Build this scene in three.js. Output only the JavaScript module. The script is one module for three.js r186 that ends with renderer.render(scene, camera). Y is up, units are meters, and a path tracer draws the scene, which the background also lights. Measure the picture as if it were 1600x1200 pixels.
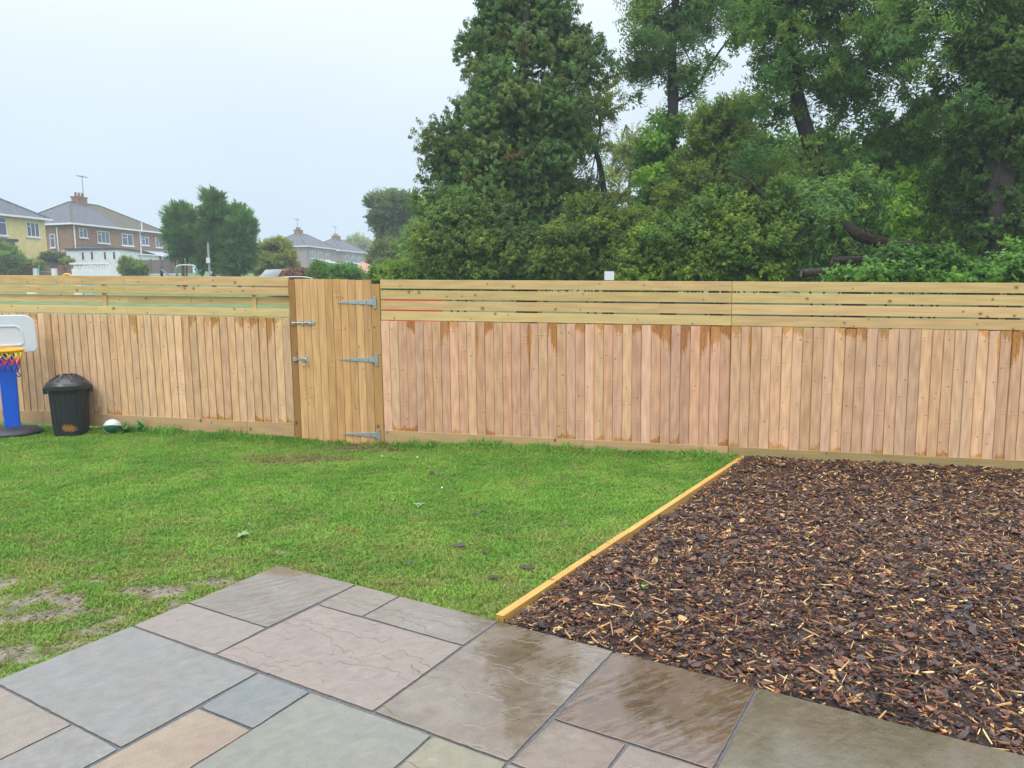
import * as THREE from 'three';
import { mergeGeometries, mergeVertices } from 'three/addons/utils/BufferGeometryUtils.js';
import { RoundedBoxGeometry } from 'three/addons/geometries/RoundedBoxGeometry.js';
import { createNoise2D, createNoise3D } from 'simplex-noise';

// ------------------------------------------------------------------ camera, sky, sun, exposure
const scene = new THREE.Scene();
const EYE = 1.575, PITCH = -0.12305, ROLL = -0.011;
const camera = new THREE.PerspectiveCamera(55.1, 4 / 3, 0.05, 1500);
camera.position.set(0, EYE, 0);
camera.rotation.set(PITCH, 0, ROLL);
const renderer = new THREE.WebGLRenderer({ antialias: true });
renderer.toneMapping = THREE.LinearToneMapping;
renderer.toneMappingExposure = 0.97;
renderer.shadowMap.enabled = true;

function rng(seed) { let a = seed >>> 0; return () => { a = (a + 0x6D2B79F5) | 0; let t = Math.imul(a ^ (a >>> 15), 1 | a); t = (t + Math.imul(t ^ (t >>> 7), 61 | t)) ^ t; return ((t ^ (t >>> 14)) >>> 0) / 4294967296; }; }
const n2 = createNoise2D(rng(11)), n3 = createNoise3D(rng(12));
const clamp = (x, a = 0, b = 1) => Math.min(b, Math.max(a, x)), lerp = (a, b, t) => a + (b - a) * t;
const smooth = (a, b, x) => { const t = clamp((x - a) / (b - a)); return t * t * (3 - 2 * t); };
function fbm(x, y, o = 4) { let s = 0, a = 0.5, t = 0; for (let i = 0; i < o; i++) { s += a * n2(x, y); t += a; x = x * 2.03 + 17.1; y = y * 2.03 - 9.7; a *= 0.5; } return s / t; }

{ // overcast rain sky: brighter towards the zenith as overcast skies are, faint soft cloud
  const W = 512, H = 256, d = new Float32Array(W * H * 4);
  for (let j = 0; j < H; j++) for (let i = 0; i < W; i++) {
    const el = ((j + 0.5) / H - 0.5) * Math.PI, az = (i + 0.5) / W * 2 * Math.PI, s = Math.max(0, Math.sin(el));
    const cx = Math.cos(az) * Math.cos(el), cz = Math.sin(az) * Math.cos(el);
    const cl = 0.5 * n3(cx * 2.2, Math.sin(el) * 4, cz * 2.2) + 0.25 * n3(cx * 5, Math.sin(el) * 9, cz * 5);
    const L = 0.83 * (1 + 0.4 * s + 4.0 * s * s * s) * (1 + 0.04 * cl), w = clamp(s / 0.36), z = smooth(0.36, 0.9, s);
    const k = (j * W + i) * 4;
    d[k] = L * lerp(lerp(0.825, 0.90, w), 0.97, z); d[k + 1] = L * lerp(lerp(1.02, 1.0, w), 1.0, z); d[k + 2] = L * lerp(lerp(1.19, 1.10, w), 1.03, z); d[k + 3] = 1;
  }
  const t = new THREE.DataTexture(d, W, H, THREE.RGBAFormat, THREE.FloatType);
  t.mapping = THREE.EquirectangularReflectionMapping; t.magFilter = t.minFilter = THREE.LinearFilter; t.needsUpdate = true;
  scene.background = t; scene.environment = t;
}
const sun = new THREE.DirectionalLight(new THREE.Color(1, 0.95, 0.88), 1.25);
sun.position.set(-10, 34, 22); sun.castShadow = true; sun.shadow.radius = 45;
sun.shadow.mapSize.set(2048, 2048);
Object.assign(sun.shadow.camera, { left: -30, right: 30, top: 30, bottom: -30, near: 1, far: 120 });
scene.add(sun, sun.target);
scene.fog = new THREE.FogExp2(new THREE.Color(0.80, 0.90, 1.0), 0.0018);

// ------------------------------------------------------------------ helpers
const V3 = (x, y, z) => new THREE.Vector3(x, y, z);
const C = (r, g, b) => new THREE.Color().setRGB(r / 255, g / 255, b / 255, THREE.SRGBColorSpace);
const camM = new THREE.Matrix4().makeRotationFromEuler(new THREE.Euler(PITCH, 0, ROLL));
function at(px, py, d) { return V3((px - 800) / 1150 * d, (600 - py) / 1150 * d, -d).applyMatrix4(camM).add(V3(0, EYE, 0)); } // place in the world seen from the doorway
const used = {};
function numbered(n) { const k = used[n] = (used[n] ?? -1) + 1; return k ? n + '_' + String(k).padStart(3, '0') : n; }
function tag(o, label, category, group, kind) { if (label) o.userData.label = label; if (category) o.userData.category = category; if (group) o.userData.group = group; if (kind) o.userData.kind = kind; return o; }
function shadow(m) { m.castShadow = m.receiveShadow = true; return m; }
function mesh(name, geo, mat, parent, pos) { const m = shadow(new THREE.Mesh(geo, mat)); m.name = parent === scene ? numbered(name) : name; if (pos) m.position.set(...pos); parent.add(m); return m; }
function thing(name, label, category, pos = [0, 0, 0], turn = 0, group) { const g = new THREE.Group(); g.name = numbered(name); scene.add(g); g.position.set(...pos); g.rotation.y = turn; return tag(g, label, category, group); }
function box(w, h, d, x = 0, y = 0, z = 0) { return new THREE.BoxGeometry(w, h, d).translate(x, y, z); }
function cyl(r0, r1, h, x, y, z, n = 12) { return new THREE.CylinderGeometry(r0, r1, h, n).translate(x, y, z); }
function tube(pts, r, seg = 16, rad = 6) { return new THREE.TubeGeometry(new THREE.CatmullRomCurve3(pts.map(p => p.isVector3 ? p : V3(...p))), seg, r, rad); }
function merge(list) { return mergeGeometries(list.map(g => { g = g.index ? g.toNonIndexed() : g; if (!g.attributes.uv) g.setAttribute('uv', new THREE.BufferAttribute(new Float32Array(g.attributes.position.count * 2), 2)); if (!g.attributes.normal) g.computeVertexNormals(); for (const k of Object.keys(g.attributes)) if (!['position', 'normal', 'uv'].includes(k)) g.deleteAttribute(k); return g; })); }
function tex(w, h, fn, srgb = true, rep) {
  const d = new Uint8Array(w * h * 4);
  for (let j = 0; j < h; j++) for (let i = 0; i < w; i++) { const c = fn(i, j), k = (j * w + i) * 4; if (typeof c === 'number') d[k] = d[k + 1] = d[k + 2] = clamp(c, 0, 255); else { d[k] = clamp(c[0], 0, 255); d[k + 1] = clamp(c[1], 0, 255); d[k + 2] = clamp(c[2], 0, 255); } d[k + 3] = 255; }
  const t = new THREE.DataTexture(d, w, h); t.magFilter = THREE.LinearFilter; t.minFilter = THREE.LinearMipmapLinearFilter; t.generateMipmaps = true; t.wrapS = t.wrapT = THREE.RepeatWrapping;
  if (srgb) t.colorSpace = THREE.SRGBColorSpace; if (rep) t.repeat.set(...rep); t.needsUpdate = true; return t;
}
const std = (color, roughness = 0.8, extra = {}) => new THREE.MeshStandardMaterial({ color, roughness, ...extra });
function tapered(pts, r0, r1, seg = 14, rad = 8, lump = 0, seed = 0) {
  const c = new THREE.CatmullRomCurve3(pts.map(p => p.isVector3 ? p : V3(...p))), fr = c.computeFrenetFrames(seg), P = [], UV = [], I = [], L = c.getLength();
  for (let i = 0; i <= seg; i++) {
    const t = i / seg, p = c.getPointAt(t);
    for (let k = 0; k <= rad; k++) {
      const a = k / rad * Math.PI * 2, r = lerp(r0, r1, t) * (1 + lump * n3(Math.cos(a) * 1.2 + seed, Math.sin(a) * 1.2, t * L * 1.7));
      const v = p.clone().addScaledVector(fr.normals[i], Math.cos(a) * r).addScaledVector(fr.binormals[i], Math.sin(a) * r);
      P.push(v.x, v.y, v.z); UV.push(k / rad * 2 * Math.PI * r0, t * L);
    }
  }
  for (let i = 0; i < seg; i++) for (let k = 0; k < rad; k++) { const a = i * (rad + 1) + k, b = a + rad + 1; I.push(a, b, a + 1, b, b + 1, a + 1); }
  const g = new THREE.BufferGeometry(); g.setAttribute('position', new THREE.Float32BufferAttribute(P, 3)); g.setAttribute('uv', new THREE.Float32BufferAttribute(UV, 2)); g.setIndex(I); g.computeVertexNormals(); return g;
}

// ------------------------------------------------------------------ lie of the land
const fenceZ = x => -8.3 + 0.205 * (x + 1.41);
const yFence = x => x > -2.5 ? -0.125 - 0.017 * x : -0.0825;
const SX = s => -1.41 + s * 0.97963, SZ = s => -8.3 + s * 0.20082;           // a place s metres along the fence
const FTURN = -Math.atan(0.205);
// patio grid: 300 mm modules, U towards the house, V to the right
const UVxz = (U, V) => [-1.38328 - 0.157807 * U + 0.261397 * V, -4.177659 + 0.259036 * U + 0.155473 * V];
const toUV = (x, z) => { const dx = x + 1.38328, dz = z + 4.177659, D = -0.157807 * 0.155473 - 0.259036 * 0.261397; return [(dx * 0.155473 - dz * 0.261397) / D, (-0.157807 * dz - 0.259036 * dx) / D]; };
const E0 = [-0.075, -3.475], E1 = [2.395, -7.50];                              // the timber edging
const EL = Math.hypot(E1[0] - E0[0], E1[1] - E0[1]), ED = [(E1[0] - E0[0]) / EL, (E1[1] - E0[1]) / EL];
const edgeSide = (x, z) => (x - E0[0]) * -ED[1] + (z - E0[1]) * ED[0];         // > 0 on the bark side
const onPatio = (x, z) => { const [u, v] = toUV(x, z); return u > -0.05 && v > -0.05; };
function yard(x, z) {
  const t = smooth(0, 1, (-z - 3.4 + 0.3 * x) / 4.6);
  return lerp(-0.035, yFence(x) - 0.005, t) + 0.008 * fbm(x * 0.7, z * 0.7, 3) - 0.045 * Math.exp(-(((x + 1.95) / 1.3) ** 4) - ((z + 8.4) / 1.1) ** 2);
}
function land(x, z) {
  const q = fenceZ(x) - z, r = Math.hypot(x, z);
  const out = -0.22 - 0.012 * clamp(x, -10, 10) + 0.05 * Math.max(0, Math.min(r, 110) - 11) + 0.02 * Math.max(0, Math.min(r, 320) - 110);
  return q > 0.2 ? lerp(yFence(clamp(x, -10, 10)) - 0.06, out, smooth(0.2, 3, q)) : -0.30;
}
const BARE = [[-2.6, -3.78, 0.46, 0.17], [-1.98, -3.87, 0.30, 0.11], [-2.33, -3.2, 0.30, 0.12], [-2.02, -3.42, 0.24, 0.08], [-1.62, -4.02, 0.28, 0.07], [-2.75, -3.45, 0.3, 0.11], [-2.95, -3.62, 0.3, 0.12], [-2.2, -4.2, 0.14, 0.05], [-1.45, -4.5, 0.12, 0.04], [-1.72, -8.12, 0.62, 0.42], [-1.35, -7.9, 0.25, 0.14]];
function bare(x, z) { // bare, trodden earth
  let b = 0; for (const [bx, bz, rx, rz] of BARE) { const d = Math.hypot((x - bx) / rx, (z - bz) / rz); b = Math.max(b, 1.25 - d * 0.8); }
  const [u, v] = toUV(x, z); if (u > 0.5 && v < 0) b = Math.max(b, 0.75 + v * 0.8);     // worn strip beside the slabs
  b = Math.max(b, smooth(-1.15, -2.5, x) * smooth(-4.7, -3.7, z) * (0.62 + 0.85 * fbm(x * 1.9 + 2, z * 2.4, 3)));
  return clamp(b * 0.95 + 0.95 * fbm(x * 3.4, z * 3.4, 5) - 0.3);
}
const dead = (x, z) => clamp(1.35 - Math.hypot((x + 2.2) / 0.55, (z + 7.42) / 0.32) + 0.5 * fbm(x * 2, z * 2, 3));

// ------------------------------------------------------------------ ground, lawn, bark bed
function sheet(xs, zs, yf, keep) {
  const P = [], UV = [], I = [], nx = xs.length, nz = zs.length;
  for (const z of zs) for (const x of xs) { P.push(x, yf(x, z), z); UV.push(x, z); }
  for (let j = 0; j < nz - 1; j++) for (let i = 0; i < nx - 1; i++) {
    if (keep && !keep((xs[i] + xs[i + 1]) / 2, (zs[j] + zs[j + 1]) / 2)) continue;
    const a = j * nx + i, b = a + nx; I.push(a, b, a + 1, b, b + 1, a + 1);
  }
  const g = new THREE.BufferGeometry(); g.setAttribute('position', new THREE.Float32BufferAttribute(P, 3)); g.setAttribute('uv', new THREE.Float32BufferAttribute(UV, 2)); g.setIndex(I); g.computeVertexNormals(); return g;
}
const steps = (a, b, d) => { const n = Math.ceil((b - a) / d), o = []; for (let i = 0; i <= n; i++) o.push(a + (b - a) * i / n); return o; };
const grassTex = tex(512, 512, (i, j) => { const x = i / 512, y = j / 512, a = 2 * Math.PI; const f = 0.5 * n3(Math.cos(x * a) * 1.5, Math.sin(x * a) * 1.5 + Math.cos(y * a) * 1.5, Math.sin(y * a) * 1.5) + 0.5 * n2(i * 0.35, j * 0.35); return [90 + 26 * f, 108 + 28 * f, 60 + 14 * f]; }, true, [0.12, 0.12]);
const far = [-420, -300, -200, -140, -100, -80, -64, -52, -42, -34, -28, -23, -19, -16, -13.5, -11.5, -10];
mesh('ground', sheet([...far, ...steps(-9, 9, 1), ...far.map(v => -v).reverse()], [...far.map(v => v), ...steps(-9.8, -5, 0.6), -3, 0, 5, 12, 30, 80, 250], land), std(C(255, 255, 255), 0.95, { map: grassTex }), scene).userData.kind = 'structure';
const lawnTex = (() => { // earth and thatch seen between the blades; one texel is 12 mm
  const W = 1024, H = 768, x0 = -9.6, z0 = -10;
  const t = tex(W, H, (i, j) => {
    const x = x0 + i * 0.0122, z = z0 + j * 0.0122, b = smooth(0.2, 0.75, bare(x, z)), dd = dead(x, z), f = fbm(x * 9, z * 9, 4), g = fbm(x * 1.3, z * 1.3, 3), near = smooth(-7.3, -8.0, z);
    const earth = [lerp(112, 104, near) + 38 * f, lerp(104, 74, near) + 34 * f, lerp(94, 64, near) + 30 * f], mat = [78 + 22 * f + 10 * g, 100 + 22 * f, 44 + 12 * f];
    return [0, 1, 2].map(k => lerp(lerp(mat[k], [92, 82, 50][k] + 20 * f, clamp(dd)), earth[k], b));
  });
  t.wrapS = t.wrapT = THREE.ClampToEdgeWrapping; t.repeat.set(1 / (W * 0.0122), 1 / (H * 0.0122)); t.offset.set(-x0 / (W * 0.0122), -z0 / (H * 0.0122)); return t;
})();
const lawn = mesh('lawn', sheet(steps(-9.4, 2.9, 0.06), steps(-9.9, -0.6, 0.06), (x, z) => yard(x, z) - 0.07 * smooth(-0.03, 0.05, edgeSide(x, z)) + 0.012 * smooth(0.35, 0.7, bare(x, z)) * fbm(x * 14, z * 14, 3), (x, z) => z > fenceZ(x) - 0.12 && edgeSide(x, z) < 0.09 && !(toUV(x, z)[0] > 0.35 && toUV(x, z)[1] > 0.35)), std(C(255, 255, 255), 0.9, { map: lawnTex }), scene);
lawn.userData.kind = 'structure';

// grass blades
function tuftGeo(seed, n, h, spread) {
  const r = rng(seed), P = [], N = [];
  for (let i = 0; i < n; i++) {
    const a = r() * 6.283, d = Math.sqrt(r()) * spread, x = Math.cos(a) * d, z = Math.sin(a) * d, hh = h * (0.55 + 0.7 * r()), w = 0.0016 + 0.0016 * r(), la = r() * 6.283, ln = hh * (0.25 + 0.75 * r()), t = r() * 6.283;
    const wx = Math.cos(t) * w, wz = Math.sin(t) * w, mx = x + Math.cos(la) * ln * 0.35, mz = z + Math.sin(la) * ln * 0.35, tx = x + Math.cos(la) * ln, tz = z + Math.sin(la) * ln;
    P.push(x - wx, 0, z - wz, x + wx, 0, z + wz, mx + wx, hh * 0.62, mz + wz, x - wx, 0, z - wz, mx + wx, hh * 0.62, mz + wz, mx - wx, hh * 0.62, mz - wz, mx - wx, hh * 0.62, mz - wz, mx + wx, hh * 0.62, mz + wz, tx, hh * (0.75 + 0.25 * r()), tz);
  }
  const g = new THREE.BufferGeometry(); g.setAttribute('position', new THREE.Float32BufferAttribute(P, 3)); g.computeVertexNormals(); return g;
}
function scatter(name, geo, mat, list, parent = scene) { // list of [x,y,z, rx,ry,rz order YXZ, sx,sy,sz, color]
  const m = shadow(new THREE.InstancedMesh(geo, mat, list.length)), o = new THREE.Object3D(); o.rotation.order = 'YXZ';
  list.forEach((p, i) => { o.position.set(p[0], p[1], p[2]); o.rotation.set(p[3], p[4], p[5]); o.scale.set(p[6], p[7], p[8]); o.updateMatrix(); m.setMatrixAt(i, o.matrix); m.setColorAt(i, p[9]); });
  m.name = parent === scene ? numbered(name) : name; parent.add(m); return m;
}
const bladeMat = new THREE.MeshPhysicalMaterial({ color: 0xffffff, roughness: 0.7, specularIntensity: 0.35, side: THREE.DoubleSide, transmission: 0.3, thickness: 0 });
{
  const r = rng(5), lists = [[], [], []];
  const g1 = C(118, 164, 60), g2 = C(144, 177, 78), g3 = C(100, 148, 54), br = C(158, 146, 92), dk = C(96, 92, 48), col = new THREE.Color();
  for (let k = 0; k < 140000; k++) {
    const z = -0.9 - 8.7 * Math.pow(r(), 0.85), x = -9.2 + 12 * r();
    if (z < fenceZ(x) + 0.03 || onPatio(x, z) || edgeSide(x, z) > -0.015 || x < 1.1 * z - 1.2) continue;
    const b = bare(x, z), dd = clamp(dead(x, z)), f = fbm(x * 0.9 + 3, z * 0.9, 3), h = fbm(x * 4, z * 4, 2), fz = z - fenceZ(x);
    if (r() < smooth(0.2, 0.72, b) * 0.97 || r() < dd * 0.55) continue;
    col.copy(g1).lerp(f + 0.4 * h > 0 ? g2 : g3, clamp(Math.abs(f + 0.4 * h) * 1.3)).lerp(br, clamp(smooth(0.12, 0.55, b) * 0.6 + (r() < 0.09 ? 0.55 : 0) + dd * 0.7 + 0.55 * smooth(-6.0, -3.8, z) * clamp(0.38 + 0.9 * fbm(x * 1.7, z * 1.7 + 5, 3)) + 0.3 * smooth(0.1, 0.5, fbm(x * 2.3 + 7, z * 2.3, 3)))).multiplyScalar(0.8 + 0.4 * r());
    if (dd > 0.4 && r() < 0.5) col.lerp(dk, 0.7);
    const edge = smooth(0.34, 0.08, fz + 0.1 * h), s = (0.75 + 0.4 * r() + 0.35 * h) * (1 + edge * 1.5) * (1 - 0.45 * smooth(0.1, 0.5, b)) * (dd > 0.3 ? 0.7 : 1);
    lists[k % 3].push([x, yard(x, z) - 0.003, z, 0.25 * (r() - 0.5), r() * 6.28, 0.25 * (r() - 0.5), 0.8 + 0.4 * r() + edge * 0.5, s, 0.8 + 0.4 * r() + edge * 0.5, col.clone()]);
  }
  lists.forEach((l, i) => tag(scatter('grass', tuftGeo(30 + i, 17, 0.027, 0.034), bladeMat, l), ['short wet green grass blades over the whole lawn', 'fine green grass blades mixed through the lawn', 'yellowish green grass blades mixed through the lawn'][i], 'grass', null, 'stuff'));
  // crumbs of earth and dead stalks where the turf is worn through
  const crumb = [], stalk = []; for (let k = 0; k < 60000; k++) { const z = -8.4 + 6.2 * r(), x = -4 + 3.2 * r(); if (onPatio(x, z) || z < fenceZ(x) + 0.03 || x < 0.8 * z - 0.6) continue; const b = bare(x, z); if (r() > b * 0.9) continue; const red = smooth(-7.3, -8, z), q = 0.004 + 0.016 * Math.pow(r(), 4);
    if (r() < 0.62) crumb.push([x, yard(x, z) + q * 0.2, z, r() * 6, r() * 6, r() * 6, q, q * 0.7, q, C(lerp(112, 104, red), lerp(102, 72, red), lerp(88, 58, red)).multiplyScalar(0.55 + 0.75 * r())]);
    else stalk.push([x, yard(x, z) + 0.004, z, 1.2 * (r() - 0.5), r() * 6.28, 1.35 + 0.3 * r(), 1, 0.5 + 0.9 * r(), 1, (r() < 0.5 ? C(150, 138, 92) : C(104, 134, 58)).multiplyScalar(0.6 + 0.5 * r())]); }
  tag(scatter('soil_crumbs', new THREE.IcosahedronGeometry(0.6, 0), std(0xffffff, 0.8), crumb), 'crumbs of wet brown earth in the worn patches of lawn', 'soil', null, 'stuff');
  tag(scatter('grass', tuftGeo(45, 3, 0.034, 0.012), bladeMat, stalk), 'flattened dead grass stalks lying in the worn patches', 'grass', null, 'stuff');
  // rank grass along the gravel boards
  const e = []; for (let k = 0; k < 1500; k++) {
    const s = -8 + 11.7 * r(), fz = 0.02 + 0.16 * r() * r(), x = SX(s) - 0.2 * fz, z = SZ(s) + fz; if (s > -1.25 && s < 0.05 || edgeSide(x, z) > -0.02) continue;
    const w = fbm(s * 1.1, 4, 3); if (r() > 0.45 + w) continue; col.copy(C(116, 174, 64)).lerp(g3, r() * 0.7).multiplyScalar(0.8 + 0.4 * r());
    e.push([x, yard(x, z), z, 0.5 * (r() - 0.2), FTURN + (r() - 0.5), 0.5 * (r() - 0.5), 1.5, 1.6 + 1.5 * r() * (0.7 + w), 1.5, col.clone()]);
  }
  tag(scatter('grass', tuftGeo(40, 12, 0.042, 0.03), bladeMat, e), 'long rank grass growing up against the gravel boards', 'grass', null, 'stuff');
}

// bark bed: dark earth, 300 single chips nearest the patio, the rest as one litter
const soilTex = tex(256, 256, (i, j) => { const f = n2(i * 0.22, j * 0.22) * 0.6 + 0.4 * n2(i * 0.06, j * 0.06); return [48 + 20 * f, 36 + 15 * f, 32 + 12 * f]; }, true, [1.6, 1.6]);
const barkY = (x, z) => lerp(yard(x, z), yFence(x) + 0.02, smooth(-4, -7, z)) + 0.012 + 0.018 * fbm(x * 1.6, z * 1.6, 3) + 0.016 * fbm(x * 5.5, z * 5.5, 2) - 0.02 * smooth(0.14, 0.0, edgeSide(x, z));
const bed = mesh('bark_bed', sheet(steps(-0.2, 7.4, 0.08), steps(-7.8, 0.4, 0.08), (x, z) => barkY(x, z) - 0.012, (x, z) => z > fenceZ(x) - 0.1 && edgeSide(x, z) > 0.0 && toUV(x, z)[0] < 0.1), std(C(255, 255, 255), 0.8, { map: soilTex }), scene);
bed.userData.kind = 'structure';
function chipGeo(seed, splinter) {
  const r = rng(seed), n = splinter ? 5 : 7, top = [], bot = [], P = [];
  for (let i = 0; i < n; i++) { const a = i / n * 6.283 + 0.35 * (r() - 0.5), q = 0.65 + 0.5 * r(); const x = Math.cos(a) * 0.5 * q, z = Math.sin(a) * 0.5 * q, curl = (0.25 * x * x + 0.2 * (r() - 0.5)) * (splinter ? 0.4 : 0.7); top.push([x, 0.06 + curl, z]); bot.push([x * 0.92, -0.06 + curl, z * 0.92]); }
  for (let i = 1; i < n - 1; i++) P.push(...top[0], ...top[i + 1], ...top[i], ...bot[0], ...bot[i], ...bot[i + 1]);
  for (let i = 0; i < n; i++) { const k = (i + 1) % n; P.push(...top[i], ...top[k], ...bot[i], ...top[k], ...bot[k], ...bot[i]); }
  const g = new THREE.BufferGeometry(); g.setAttribute('position', new THREE.Float32BufferAttribute(P, 3)); g.computeVertexNormals(); return g;
}
{
  const r = rng(77), flake = [1, 2, 3, 4].map(k => chipGeo(k, false)), splin = [5, 6, 7].map(k => chipGeo(k, true));
  const dark = [C(74, 50, 42), C(54, 38, 34), C(84, 55, 43), C(60, 50, 52), C(102, 66, 46), C(56, 42, 39), C(112, 68, 48)], pale = [C(206, 164, 104), C(184, 136, 82), C(222, 190, 136), C(160, 108, 66), C(140, 90, 58)];
  const all = [];
  for (let k = 0; k < 185000; k++) {
    const z = -7.6 + 6.4 * r(), x = -0.1 + 7.2 * r();
    if (z < fenceZ(x) + 0.035 || edgeSide(x, z) < 0.035 || toUV(x, z)[0] > -0.07 || x > -z * 0.86 + 0.5) continue;
    const q = r(), sp = q < 0.54 + 0.3 * n2(x * 2.5, z * 2.5), big = Math.pow(r(), 2.6);
    const L = sp ? 0.018 + 0.08 * Math.pow(r(), 2.4) + 0.014 * r() : 0.012 + 0.05 * big, w = sp ? 0.003 + 0.007 * r() * r() + 0.001 : L * (0.4 + 0.4 * r()), th = sp ? 0.03 + 0.02 * r() : 0.02 + 0.03 * r();
    const c = (sp ? (r() < 0.31 ? pale[r() * 5 | 0] : dark[r() * 7 | 0]) : (r() < 0.05 ? pale[r() * 5 | 0] : dark[r() * 7 | 0])).clone()  .multiplyScalar(sp ? 0.75 + 0.45 * r() : 0.5 + 0.6 * r());
    const lift = r();
    all.push({ sp, p: [x, barkY(x, z) - 0.008 + 0.022 * lift, z, (r() - 0.5) * (0.5 + 0.7 * lift), r() * 6.28, (r() - 0.5) * (0.5 + 0.7 * lift), L, th, w, c], v: (k * 7) % (sp ? 3 : 4), size: L * (L + w) / (x * x + z * z) });
  }
  const order = all.map((a, i) => i).sort((a, b) => all[b].size - all[a].size), top = new Set(order.slice(0, 290));
  const mats = new Map(), chipMat = c => { const q = [c.r, c.g, c.b].map(v => Math.round(Math.sqrt(v) * 30)), k = q.join(); if (!mats.has(k)) mats.set(k, std(new THREE.Color(...q.map(v => (v / 30) ** 2)), 0.5)); return mats.get(k); };
  const stuff = {};
  all.forEach((a, i) => {
    if (top.has(i)) { const m = mesh('bark_chip', (a.sp ? splin : flake)[a.v], chipMat(a.p[9]), bed); m.rotation.order = 'YXZ'; m.position.set(a.p[0], a.p[1] + 0.006, a.p[2]); m.rotation.set(a.p[3], a.p[4], a.p[5]); m.scale.set(a.p[6], a.p[7], a.p[8]); }
    else (stuff[(a.sp ? 's' : 'f') + a.v] ??= []).push(a.p);
  });
  const wet = std(0xffffff, 0.5);
  for (const k in stuff) scatter('bark_litter', (k[0] === 's' ? splin : flake)[+k[1]], wet, stuff[k], bed).userData.kind = 'stuff';
}

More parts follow.
